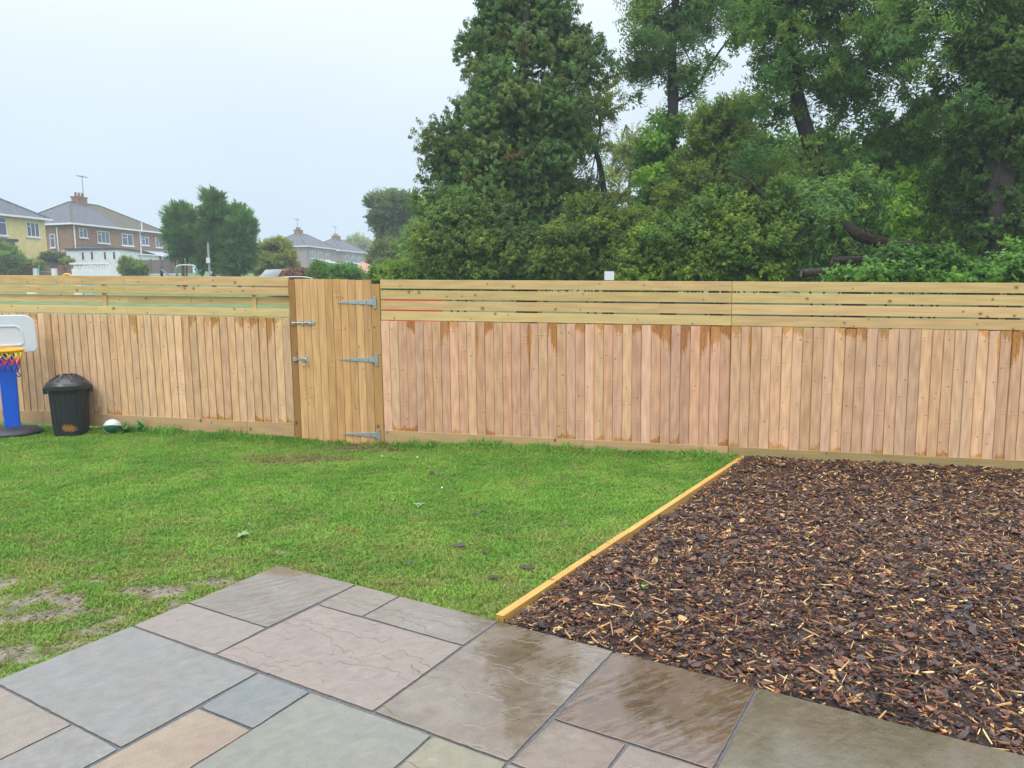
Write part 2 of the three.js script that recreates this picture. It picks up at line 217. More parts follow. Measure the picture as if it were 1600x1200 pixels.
// ------------------------------------------------------------------ patio slabs
const patio = new THREE.Group(); patio.name = 'patio'; patio.userData.kind = 'structure'; scene.add(patio);
{
  const poly = [UVxz(0.06, 0.06), UVxz(0.06, 15), UVxz(12, 15), UVxz(12, 0.06)];
  const sh = new THREE.Shape(poly.map(p => new THREE.Vector2(p[0], -p[1])));
  const g = new THREE.ExtrudeGeometry(sh, { depth: 0.05, bevelEnabled: false }); g.rotateX(-Math.PI / 2); g.translate(0, -0.0565, 0);
  const mt = tex(128, 128, (i, j) => 92 + 20 * n2(i * 0.5, j * 0.5) + 8 * n2(i * 0.1, j * 0.1), true, [3, 3]);
  mesh('mortar_joint', g, std(C(235, 240, 250), 0.85, { map: mt }), patio);
  const nudge = {}; // the true corners, a centimetre or two off the grid
  for (const [U, V, x, z] of [[0, 0, -1.391, -4.171], [2, 0, -1.695, -3.643], [2, 2, -1.192, -3.356], [3, 0, -1.843, -3.382], [3, 2, -1.329, -3.091], [3, 3, -1.091, -2.934], [5, 3, -1.402, -2.416], [0, 2, -0.87, -3.882], [1, 2, -1, -3.613], [1, 3, -0.745, -3.471], [0, 3, -0.605, -3.707], [0, 5, -0.075, -3.401], [1, 5, -0.227, -3.159], [3, 5, -0.535, -2.631], [0, 7, 0.437, -3.084], [3, 6, -0.31, -2.487], [3, 7, -0.025, -2.317], [0, 9, 0.973, -2.76], [2, 7, 0.146, -2.563], [3, 4, -0.828, -2.773], [4, 3, -1.218, -2.666], [4, 4, -0.958, -2.527], [2, 8, 0.392, -2.406]]) nudge[U + ',' + V] = [x, z];
  const node = (U, V) => { const g = UVxz(U, V), m = nudge[U + ',' + V]; return m ? [lerp(g[0], m[0], 0.45), lerp(g[1], m[1], 0.45)] : g; };
  const calm = c => c.map((v, q) => lerp(v, (c[0] + c[1] + c[2]) / 3, 0.0) * 0.63 + (c === blue || c === grey ? [4, 0, -4] : [9, 0, -9])[q]);
  const rough = [0, 1].map(q => tex(256, 256, (i, j) => { const x = i / 256, y = j / 256, f = fbm(x * 2.4 + 9 * q, y * 2.4, 4), s = n2((x + y * 0.6) * 26, (y - x * 0.6) * 5 + q); return q ? clamp(46 + 150 * smooth(-0.1, 0.4, -f + 0.3 * s), 30, 220) : 60 + 40 * f + 12 * s; }, false));
  const ridges = tex(512, 512, (i, j) => { const x = i / 512, y = j / 512, f = fbm(x * 0.55 + 0.035 * n2(x * 7, y * 7), y * 1.9 + 0.03 * n2(x * 9 + 3, y * 9), 4) * 3.0, k = Math.floor(f), t = f - k; return 90 + 40 * (k + smooth(0.0, 0.1, t)) + 4 * n2(i * 0.4, j * 0.4); }, false);
  const ripple = tex(512, 512, (i, j) => { const x = i / 512, y = j / 512; return 128 + 60 * fbm((x + 0.5 * y) * 12, (y - 0.5 * x) * 3.2, 4) + 30 * fbm(x * 3, y * 3, 3) + 8 * n2(i * 0.5, j * 0.5); }, false);
  const riven = tex(512, 512, (i, j) => { const x = i / 512, y = j / 512; return 128 + 60 * fbm(x * 2.2, y * 2.2, 3) + 22 * fbm(x * 14, y * 14, 4) + 14 * n2(i * 0.5, j * 0.5); }, false);
  // U0, U1, V0, V1, base colour, second colour, relief (0 riven, 1 ridged, 2 rippled), wet
  const grey = [146, 150, 150], green = [136, 146, 138], pink = [160, 148, 144], buff = [166, 152, 130], blue = [122, 134, 142], brown = [120, 108, 94];
  const list = [[0, 2, 0, 2, [140, 138, 130], [104, 92, 74], 2, 1], [2, 3, 0, 2, [158, 150, 146], pink, 0, 0], [3, 5, 0, 3, [138, 143, 144], grey, 0, 0], [1, 3, 2, 5, [160, 147, 142], [172, 156, 148], 1, 0], [0, 1, 2, 3, [150, 142, 132], [134, 124, 110], 1, 0], [0, 1, 3, 5, [152, 148, 146], [138, 126, 112], 1, 0],
    [0, 3, 5, 7, [150, 145, 138], [116, 100, 80], 1, 1], [0, 2, 7, 9, [104, 82, 60], [118, 92, 64], 2, 1], [2, 3, 7, 8, [148, 138, 128], [138, 112, 96], 0, 0], [2, 4, 8, 9, [148, 136, 130], pink, 1, 0], [0, 3, 9, 12, [112, 108, 84], [122, 106, 82], 0, 0], [3, 4, 3, 4, blue, [130, 140, 146], 0, 0], [4, 6, 3, 4, [178, 160, 128], [164, 136, 112], 0, 0],
    [3, 5, 4, 6, green, [144, 152, 146], 0, 0], [3, 5, 6, 7, [156, 156, 126], [146, 150, 132], 1, 0], [5, 7, 0, 2, [152, 146, 140], buff, 0, 0], [5, 7, 2, 3, [140, 145, 146], grey, 0, 0], [5, 7, 4, 6, grey, green, 0, 0], [6, 8, 3, 4, pink, buff, 0, 0], [3, 5, 7, 8, grey, pink, 0, 0], [4, 6, 8, 9, green, grey, 0, 0], [3, 5, 9, 12, buff, pink, 1, 0], [0, 3, 12, 15, grey, brown, 2, 0], [3, 5, 12, 15, green, grey, 0, 0], [5, 7, 6, 8, grey, pink, 1, 0], [5, 8, 9, 12, grey, green, 0, 0], [6, 8, 8, 9, pink, buff, 0, 0], [7, 9, 0, 3, green, grey, 0, 0], [7, 9, 4, 6, pink, grey, 0, 0], [7, 9, 6, 8, buff, grey, 0, 0], [8, 9, 3, 4, blue, grey, 0, 0], [5, 8, 12, 15, pink, grey, 0, 0], [8, 9, 8, 12, grey, green, 0, 0], [8, 9, 12, 15, green, grey, 0, 0]];
  list.forEach(([U0, U1, V0, V1, b1, b2, relief, wet], k) => {
    const c1 = calm(b1), c2 = calm(b2);
    const r = rng(900 + k), cs = [node(U0, V0), node(U0, V1), node(U1, V1), node(U1, V0)], cx = cs.reduce((s, p) => s + p[0], 0) / 4, cz = cs.reduce((s, p) => s + p[1], 0) / 4, pts = [];
    for (let e = 0; e < 4; e++) { // sawn but slightly chipped edges, 4 mm in from the joint's middle
      const a = cs[e], b = cs[(e + 1) % 4], L = Math.hypot(b[0] - a[0], b[1] - a[1]), dx = (b[0] - a[0]) / L, dz = (b[1] - a[1]) / L, n = Math.round(L / 0.035);
      for (let q = 0; q < n; q++) { const t = q === 0 ? 0.0075 / L : q / n * (1 - 0.015 / L) + 0.0075 / L, o = 0.0056 + (q === 0 ? 0.001 : 0.0022 * n2(q * 0.7 + e * 31, k * 7.7)); pts.push(new THREE.Vector2(a[0] + dx * L * t - dz * o, -(a[1] + dz * L * t + dx * o))); }
    }
    const g = new THREE.ExtrudeGeometry(new THREE.Shape(pts), { depth: 0.02, bevelEnabled: true, bevelThickness: 0.003, bevelSize: 0.003, bevelOffset: -0.003, bevelSegments: 2 });
    g.rotateX(-Math.PI / 2); g.translate(-cx, -0.023, -cz);
    const p = g.attributes.position, uv = g.attributes.uv; for (let i = 0; i < p.count; i++) { const [u, v] = toUV(p.getX(i) + cx, p.getZ(i) + cz); uv.setXY(i, (v - V0) / 3, (u - U0) / 3); }
    const S = k < 16 ? 384 : 64, ox = r() * 50, oy = r() * 50;
    const map = tex(S, S, (i, j) => {
      const x = i / S, y = j / S, f = fbm(x * 1.5 + ox, y * 2.2 + oy, 4), m = smooth(-0.5, 0.6, f) * 0.8, fine = 7 * n2(i * 0.7 * 384 / S, j * 0.7 * 384 / S) + 7 * n2(i * 0.25 * 384 / S, j * 0.25 * 384 / S + 40) + 9 * fbm(x * 9 + oy, y * 9, 3) + 6 * fbm((x + y * 0.5) * 14 + ox, (y - x * 0.5) * 4, 3);
      let c = [0, 1, 2].map(q => lerp(c1[q], c2[q], m * 0.9) + fine);
      if (relief === 1) { const h = fbm(x * 0.55 + 0.035 * n2(x * 7, y * 7), y * 1.9 + 0.03 * n2(x * 9 + 3, y * 9), 4) * 3.0, t = h - Math.floor(h), l = smooth(0.10, 0.03, t) * smooth(-0.1, 0.3, fbm(x * 4 + 9, y * 4, 2) + 0.15); c = c.map((v, q) => lerp(v, [94, 78, 64][q], l * 0.65)); } // rusty lines along the cleft edges
      return c;
    });
    const mat = new THREE.MeshPhysicalMaterial({ color: 0xffffff, map, roughness: 1, roughnessMap: rough[wet], bumpMap: [riven, ridges, ripple][relief], bumpScale: [0.006, 0.012, 0.011][relief], ior: 1.75, clearcoat: 1, clearcoatRoughness: wet ? 0.04 : 0.1 });
    const m = mesh('slab', g, mat, patio, [cx, 0.0015 * (r() - 0.5), cz]); m.rotation.set(0.005 * (r() - 0.5), 0, 0.005 * (r() - 0.5));
  });
}

// ------------------------------------------------------------------ timber
const woodFns = { // knots and stains are laid on as marks with outlines of their own
  board(col) { const r = rng(400 + col), knots = [], row = Math.floor(col / 4); const rr = rng(600 + row); for (let k = 0; k < 4; k++) { const y = 0.08 + 0.84 * (k % 2 ? rr() : r()); if (r() < 0.7) knots.push([0.2 + 0.6 * r(), y + 0.012 * (r() - 0.5), 0.05 + 0.06 * r(), r() < 0.5]); } if (r() < 0.6) knots.push([r(), r(), 0.05, true]); return knots; },
};
const boardAtlas = (() => {
  const W = 2048, H = 1024, cols = 32, cw = W / cols, info = []; for (let c = 0; c < cols; c++) info.push({ k: woodFns.board(c), r: rng(c + 1), tone: 0 });
  info.forEach((o, c) => { o.tone = (o.r() - 0.5) * 30; o.red = (o.r() - 0.5) * 12; o.pr = o.r() * 3 | 0; o.str = 0.65 + 0.4 * o.r(); o.top = c >= 12 && c < 18 ? 0.06 + 0.08 * o.r() : c >= 18 && c < 21 ? 0.16 + 0.06 * o.r() : c >= 28 ? 0.05 + 0.06 * o.r() : 0; o.side = c >= 21 && c < 24 ? 0.2 + 0.3 * o.r() : 0; o.bot = c >= 24 ? 0.03 + 0.06 * o.r() : 0; o.sx = 0.25 + 0.5 * o.r(); });
  return tex(W, H, (i, j) => {
    const c = i / cw | 0, o = info[c], u = (i % cw) / cw, v = j / H, wob = 0.05 * n2(c * 9, v * 5);         // v 0 bottom, 1 top
    let warp = u; for (const [ku, kv, ks] of o.k) { const dx = u - ku, dy = (v - kv) * 12; warp += 0.10 * dx / (0.06 + dx * dx * 3 + dy * dy * 2) * 0.12; }
    const grain = n2(warp * 9 + c * 13 + wob * 8, v * 2.2) * 0.6 + n2(warp * 26 + c * 5, v * 6) * 0.4;
    const blot = n2(u * 1.3 + c * 3.7, v * 4 + c);
    let R = 214 + o.tone + 15 * grain + 12 * blot, G = 184 + o.tone - o.red * 0.4 + 16 * grain + 12 * blot, B = 158 + o.tone - o.red + 16 * grain + 10 * blot;
    for (const [ku, kv, ks, whorl] of o.k) {
      const dx = (u - ku) * 1.0, dy = (v - kv) * 12.5, d = Math.hypot(dx, dy * 0.9) / ks;
      if (d < 1.5) { const a = smooth(1.4, 0.5, d) * 0.8; const kk = 0.55 + 0.45 * n2(ku * 50, kv * 50); R = lerp(R, 136, a * kk); G = lerp(G, 96, a * kk); B = lerp(B, 70, a * kk); }
      if (whorl) { const cv = dy - 0.25 * Math.abs(dx) - 0.06 * n2(u * 7, c), a = smooth(0.13, 0.0, Math.abs(cv)) * smooth(0.75, 0.2, Math.abs(dx)); const k2 = cv > 0 ? 0.6 : 0.22; R = lerp(R, cv > 0 ? 238 : 150, a * k2); G = lerp(G, cv > 0 ? 212 : 116, a * k2); B = lerp(B, cv > 0 ? 186 : 88, a * k2); }
    }
    let st = 0; const e = 0.012 * n2(u * 6 + c, v * 20) + 0.02 * n2(u * 2.2 + c * 2, 1);
    const pf = [Math.pow(1 - u, 1.4), Math.pow(u, 1.4), 1 - Math.abs(2 * u - 1), Math.abs(2 * u - 1)][o.pr] * 0.55 + 0.42 * (0.5 + 0.6 * n2(u * 3.2 + c * 5, c) + 0.25 * n2(u * 11, c)) + 0.06;
    if (o.top) st = Math.max(st, smooth(-0.012, 0.006, v - (1 - o.top * 1.5 * pf) + e * 0.6));
    if (o.side) { const w = 0.30 * smooth(1 - o.side * 1.5, 1 - o.side * 0.3, v) * smooth(1.05, 0.9, v); st = Math.max(st, smooth(0.06, -0.04, u - w + e) * (w > 0.02 ? 1 : 0)); }
    if (o.bot) st = Math.max(st, smooth(-0.012, 0.006, o.bot * 1.2 * pf - v + e * 0.6));
    st *= o.str * (0.85 + 0.3 * n2(u * 5, v * 22 + c));
    return [lerp(R, R * 0.84, st), lerp(G, G * 0.69, st), lerp(B, B * 0.36, st)];
  });
})();
const plankAtlas = (() => {
  const W = 2048, H = 1024, rows = 16, rh = H / rows;
  const info = []; for (let c = 0; c < rows; c++) { const r = rng(c + 50), k = []; for (let q = 0; q < 7; q++) k.push([r(), 0.12 + 0.76 * r(), 0.05 + 0.10 * r() * r()]); info.push({ k, t: (r() - 0.5) * 20 }); }
  return tex(W, H, (i, j) => {
    const c = j / rh | 0, o = info[c], v = (j % rh) / rh, u = i / W; let warp = v; const near = [];
    for (const [ku, kv, ks] of o.k) { const dx = (u - ku) * 40, dy = v - kv; if (Math.abs(dx) < 3) { warp += 0.02 * dy / (0.05 + dx * dx + dy * dy * 3); near.push([dx, dy, ks]); } }
    const g = n2(u * 5, warp * 8 + c * 11) * 0.6 + 0.4 * n2(u * 14, warp * 24 + c * 7), b = n2(u * 9 + c, v * 1.5);
    let R = 206 + o.t + 12 * g + 8 * b, G = 182 + o.t + 12 * g + 8 * b, B = 142 + o.t + 12 * g + 6 * b;
    for (const [dx, dy, ks] of near) { const d = Math.hypot(dx, dy) / ks; if (d < 2.4) { const a = smooth(1.5, 0.5, d) * 0.75 + 0.25 * smooth(2.4, 1.2, d); R = lerp(R, 134, a); G = lerp(G, 104, a); B = lerp(B, 70, a); } }
    return [R, G, B];
  });
})();
function boardGeo(col, H, flip) { // feather-edge section with an open shadow gap before the next board's thick edge
  const S = [[0, 0.004], [0, 0.019], [0.0025, 0.0225], [0.03, 0.021], [0.062, 0.0185], [0.0915, 0.0155], [0.094, 0.012], [0.0945, 0.006], [0.1, 0.006], [0.1, 0], [0, 0]], P = [], UV = [], ua = (col + 0.04) / 32, ub = (col + 0.96) / 32, uu = x => lerp(ua, ub, clamp(flip ? 1 - x / 0.0945 : x / 0.0945));
  for (let k = 0; k < S.length - 1; k++) { const [x0, z0] = S[k], [x1, z1] = S[k + 1], u0 = uu(x0), u1 = uu(x1); for (const [x, y, z, u, v] of [[x0, 0, z0, u0, 0.005], [x1, H, z1, u1, 0.995], [x1, 0, z1, u1, 0.005], [x0, 0, z0, u0, 0.005], [x0, H, z0, u0, 0.995], [x1, H, z1, u1, 0.995]]) { P.push(x, y, z); UV.push(u, v); } }
  for (const [y, v] of [[0, 0.008], [H, 0.992]]) for (let k = 1; k < 6; k++) { const a = S[k], b = S[k + 1]; for (const [x, z] of [[a[0], a[1]], [b[0], b[1]], [b[0], 0], [a[0], a[1]], [b[0], 0], [a[0], 0]]) { P.push(x, y, z); UV.push(uu(x), v); } }
  const g = new THREE.BufferGeometry(); g.setAttribute('position', new THREE.Float32BufferAttribute(P, 3)); g.setAttribute('uv', new THREE.Float32BufferAttribute(UV, 2)); g.computeVertexNormals(); return g;
}
const boards = {};
function boardOf(col, H, flip = false, turned = false) { // turned: thick edge on the right
  return boards[col + '_' + H + flip + turned] ??= (() => { const g = boardGeo(col, H, flip); if (!turned) return g; const p = g.attributes.position, uv = g.attributes.uv; for (let i = 0; i < p.count; i++) p.setX(i, 0.1 - p.getX(i)); for (let i = 0; i < p.count; i += 3) { const a = [p.getX(i), p.getY(i), p.getZ(i)], u = [uv.getX(i), uv.getY(i)]; p.setXYZ(i, p.getX(i + 1), p.getY(i + 1), p.getZ(i + 1)); uv.setXY(i, uv.getX(i + 1), uv.getY(i + 1)); p.setXYZ(i + 1, ...a); uv.setXY(i + 1, ...u); } g.computeVertexNormals(); return g; })();
}
function plankGeo(L, h, d, row, u0 = 0) { // a planed plank, length along x from 0, top edge at y = 0, back at z = 0
  const g = new RoundedBoxGeometry(L, h, d, 1, 0.0025).translate(L / 2, -h / 2, d / 2), p = g.attributes.position, n = g.attributes.normal, uv = g.attributes.uv;
  for (let i = 0; i < p.count; i++) { const t = Math.abs(n.getY(i)) > 0.7 ? clamp(p.getZ(i) / d) * 0.3 : clamp(-p.getY(i) / h); uv.setXY(i, u0 + p.getX(i) / 4.9, (row + 0.06 + 0.88 * t) / 16); }
  return g;
}
const boardMat = {}; for (const [k, c] of Object.entries({ pink: [254, 230, 219], tan: [252, 238, 214], mid: [252, 236, 216], gate: [243, 219, 172] })) boardMat[k] = [1, 0.91, 1.07].map(t => std(C(...c).multiplyScalar(t), 0.72, { map: boardAtlas }));
const plankMat = { yellow: std(C(255, 242, 218), 0.7, { map: plankAtlas }), green: std(C(248, 242, 210), 0.7, { map: plankAtlas }), gravel: std(C(222, 206, 190), 0.78, { map: plankAtlas }), gravelGreen: std(C(206, 204, 176), 0.78, { map: plankAtlas }), post: std(C(214, 186, 142), 0.78, { map: plankAtlas }), wet: std(C(184, 150, 104), 0.6, { map: plankAtlas }), edge: std(C(228, 202, 140), 0.62, { map: plankAtlas }) };
const pickCol = (r, top, bot, side) => { const q = r(); if (q < side) return 21 + (r() * 3 | 0); if (q < side + top * bot) return 28 + (r() * 4 | 0); if (q < side + top) return r() < 0.7 ? 12 + (r() * 6 | 0) : 18 + (r() * 3 | 0); if (q < side + top + bot * 0.6) return 24 + (r() * 4 | 0); return r() * 12 | 0; };

function fenceRun({ name, label, s0, s1, yTop, slope, mats, planks, gravel, boardTop, boardH, seed, stain, gravelSeams, plankSeams, posts, special = {}, gravelH = 0.155 }) {
  const yb = yFence(SX((s0 + s1) / 2)), t = thing(name, label, 'fence', [SX(s0), yb, SZ(s0)], FTURN), r = rng(seed), top = s => yTop + slope * s - yb, ang = Math.atan(slope);
  const n = Math.round((s1 - s0) / 0.1), pitch = (s1 - s0) / n;
  for (let i = 0; i < n; i++) {
    const s = s0 + i * pitch, near = Object.keys(special).find(k => Math.abs(+k - s) < pitch / 2), col = near !== undefined ? special[near] : pickCol(r, stain(s)[0], stain(s)[1], stain(s)[2]);
    const set = typeof mats === 'function' ? mats(s, r) : mats, b = mesh('board', boardOf(col, boardH, r() < 0.5, s1 < 0), boardMat[set][r() * 3 | 0], t);
    b.position.set(s - s0, top(s) - boardTop - boardH + 0.006 * (r() - 0.5), 0.012 + 0.0035 * (r() - 0.5)); b.rotation.z = 0.006 * (r() - 0.5); b.rotation.x = 0.006 * (r() - 0.5); b.rotation.y = 0.05 * (r() - 0.5); b.scale.x = pitch / 0.1 * (1 + 0.03 * (r() - 0.5));
  }
  planks.forEach(([d0, h, z], k) => { const seams = [s0, ...plankSeams, s1]; for (let q = 0; q < seams.length - 1; q++) { const a = seams[q] + (q ? 0.001 : 0), L = seams[q + 1] - a - 0.001; const p = mesh('slat', plankGeo(L / Math.cos(ang), h, 0.02, (k * 3 + q + seed) % 16, r() * 0.5), plankMat[r() < 0.5 ? 'yellow' : 'green'], t, [a - s0, top(a) - d0, z + 0.002 * r()]); p.rotation.z = ang; } });
  { const seams = [s0, ...gravelSeams, s1]; for (let q = 0; q < seams.length - 1; q++) { const a = seams[q] + (q ? 0.002 : 0), L = seams[q + 1] - a - 0.002; const p = mesh('gravel_board', plankGeo(L / Math.cos(ang), gravelH, 0.024, (seed + 9 + q) % 16, r() * 0.5), plankMat[gravel], t, [a - s0, top(a) - boardTop - boardH + 0.006, 0.014]); p.rotation.z = ang; } }
  for (const s of posts) { mesh('post', plankGeo(1.48, 0.09, 0.09, 3).rotateZ(Math.PI / 2).translate(-0.045, 0, 0), plankMat.post, t, [s - s0, top(s) - 1.97, -0.13]); mesh('batten', plankGeo(0.43, 0.05, 0.022, 5).rotateZ(Math.PI / 2).translate(-0.025, 0, 0), plankMat.yellow, t, [s - s0, top(s) - 0.46, -0.03]); }
  for (const d of [0.56, 1.06, 1.56]) { const p = mesh('rail', plankGeo((s1 - s0) / Math.cos(ang), 0.075, 0.035, 7, 0.2), plankMat.post, t, [0, top(s0) - d, -0.029]); p.rotation.z = ang; }
  return t;
}
fenceRun({ name: 'closeboard_fence', label: 'tan vertical board fence behind the bin and basketball hoop, left of the gate', s0: -8.0, s1: -1.16, yTop: 1.7602, slope: -0.0208, mats: (s, r) => s < -3 && r() < 0.8 ? 'tan' : (r() < 0.5 ? 'mid' : 'tan'), boardTop: 0.47, boardH: 1.235, seed: 3, gravel: 'gravel', gravelSeams: [-4.6, -1.77], plankSeams: [-3.3],
  planks: [[0, 0.103, 0], [0.122, 0.086, 0], [0.232, 0.086, -0.052], [0.366, 0.086, 0]], posts: [-6.1, -3.62, -1.62], stain: s => s > -2.6 ? [0.5, 0.4, 0.08] : [0.04, 0.2, 0.03], special: { '-3.27': 19 } });
fenceRun({ name: 'closeboard_fence', label: 'pinkish vertical board fence right of the gate, above the lawn edge', s0: -0.045, s1: 3.735, yTop: 1.737, slope: -0.0190, mats: (s, r) => r() < 0.85 ? 'pink' : 'mid', boardTop: 0.456, boardH: 1.252, seed: 4, gravel: 'gravel', gravelSeams: [], plankSeams: [],
  planks: [[0, 0.097, 0], [0.116, 0.098, 0], [0.232, 0.098, 0], [0.348, 0.098, 0]], posts: [1.75], stain: s => s > 1.6 ? [0.6, 0.36, 0.05] : [0.24, 0.28, 0.08], special: { '1.56': 23, '3.05': 20, '3.27': 18 } });
fenceRun({ name: 'closeboard_fence', label: 'greyish tan vertical board fence at the right behind the bark bed', s0: 3.738, s1: 8.4, yTop: 1.737, slope: -0.0190, mats: (s, r) => r() < 0.6 ? 'mid' : 'tan', boardTop: 0.456, boardH: 1.252, seed: 8, gravel: 'gravelGreen', gravelSeams: [], plankSeams: [],
  planks: [[0, 0.097, 0], [0.116, 0.098, 0], [0.232, 0.098, 0], [0.348, 0.098, 0]], posts: [3.74, 6.23, 8.3], stain: s => [0.34, 0.3, 0.12], special: {} });

// gate and its posts
function gatePost(s, w, y1, label) { const y0 = yFence(SX(s)) - 0.05; const t = thing('gate_post', label, 'post', [SX(s), y0, SZ(s)], FTURN, 'posts either side of the gate'); mesh('shaft', plankGeo(y1 - y0, w, 0.09, 12).rotateZ(Math.PI / 2), s < -1 ? plankMat.wet : plankMat.post, t, [-w, 0, -0.06]); return t; }
gatePost(-1.078, 0.076, 1.752, 'narrow dark timber gate post on the latch side, left of the gate');
gatePost(-0.055, 0.096, 1.69, 'square timber gate post on the hinge side, right of the gate');
{
  const s0 = -1.07, s1 = -0.152, y0 = -0.128, t = thing('garden_gate', 'tall yellowish timber garden gate with three steel hinges', 'gate', [SX(s0), y0, SZ(s0)], FTURN), r = rng(21), n = 10, pitch = (s1 - s0) / n;
  for (let i = 0; i < n; i++) { const b = mesh('board', boardOf([1, 3, 5, 2, 9, 7, 4, 10, 0, 6][i], 1.89, i % 2 > 0), boardMat.gate[i % 3], t, [i * pitch, 0.006 * (r() - 0.5) - 0.0005 * i, 0.016 + 0.002 * r()]); b.scale.x = pitch / 0.1; b.scale.y = 1 - 0.0012 * i; b.rotation.y = 0.03 * (r() - 0.5); }
  for (const y of [0.25, 0.95, 1.68]) mesh('ledge', plankGeo(s1 - s0 - 0.02, 0.09, 0.03, 6), plankMat.post, t, [0.01, y, -0.018]);
  const zinc = std(C(176, 184, 190), 0.36, { metalness: 0.55 }), dk = std(C(60, 62, 64), 0.5, { metalness: 0.6 });
  for (const y of [1.618, 0.972, 0.106]) {
    const h = mesh('hinge', merge([box(0.034, 0.135, 0.006, 0.034, 0, 0.0), cyl(0.008, 0.008, 0.075, 0.012, 0, 0.004, 10)]), zinc, t, [s1 - s0 + 0.006, y, 0.041]);
    const sh = new THREE.Shape([[0.008, 0.03], [-0.14, 0.021], [-0.36, 0.011], [-0.41, 0], [-0.36, -0.011], [-0.14, -0.021], [0.008, -0.03]].map(p => new THREE.Vector2(...p)));
    mesh('strap', new THREE.ExtrudeGeometry(sh, { depth: 0.004, bevelEnabled: true, bevelSize: 0.001, bevelThickness: 0.001, bevelSegments: 1 }), zinc, h, [0, 0.004 * r(), -0.0012]);
    for (const [x, yy] of [[-0.06, 0.01], [-0.06, -0.01], [-0.17, 0], [-0.28, 0], [0.036, 0.045], [0.036, -0.045]]) mesh('screw', new THREE.SphereGeometry(0.005, 6, 4).scale(1, 1, 0.5), dk, h, [x, yy, 0.005]);
  }
  const b = mesh('bolt', merge([box(0.15, 0.036, 0.004, 0.15, 0, 0), cyl(0.0075, 0.0075, 0.27, 0, 0, 0, 10).rotateZ(Math.PI / 2).translate(0.1, 0, 0.012), box(0.016, 0.042, 0.02, 0.1, 0, 0.008), box(0.016, 0.042, 0.02, 0.2, 0, 0.008), box(0.024, 0.034, 0.018, 0.238, 0, 0.008), box(0.04, 0.04, 0.004, -0.02, 0, 0)]), zinc, t, [-0.02, 1.388, 0.038]);
  mesh('knob', new THREE.SphereGeometry(0.011, 10, 8), zinc, b, [0.15, 0.004, 0.026]);
  const l = mesh('latch', merge([box(0.13, 0.02, 0.006, 0.02, 0, 0), box(0.045, 0.05, 0.016, -0.055, 0, 0.004), box(0.05, 0.055, 0.005, 0.075, 0, -0.002), cyl(0.02, 0.02, 0.02, 0, 0, 0, 14).rotateX(Math.PI / 2).translate(0.07, 0, 0.01)]), zinc, t, [0.02, 0.975, 0.042]);
  mesh('ring', new THREE.TorusGeometry(0.036, 0.006, 8, 24), zinc, l, [0.07, -0.033, 0.022]);
}
// timber edging of the bark bed, two lengths butted
{
  const t = thing('timber_edging', 'golden timber edging between the lawn and the bark', 'edging', [E0[0], -0.05, E0[1]], Math.atan2(-ED[1], ED[0])), cut = 1.61;
  const yt = s => lerp(-0.006, -0.128, smooth(0, EL, s) * 0.35 + 0.65 * s / EL) + 0.05;
  for (const [a, b, row] of [[0, cut, 2], [cut + 0.003, EL, 11]]) { const y0 = yt(a) - (a ? 0.004 : 0), ang = Math.atan((yt(b) - yt(a)) / (b - a)), p = mesh('board', plankGeo((b - a) / Math.cos(ang), 0.11, 0.046, row, 0.1), plankMat.edge, t, [a, y0, -0.023]); p.rotation.z = ang; }
}

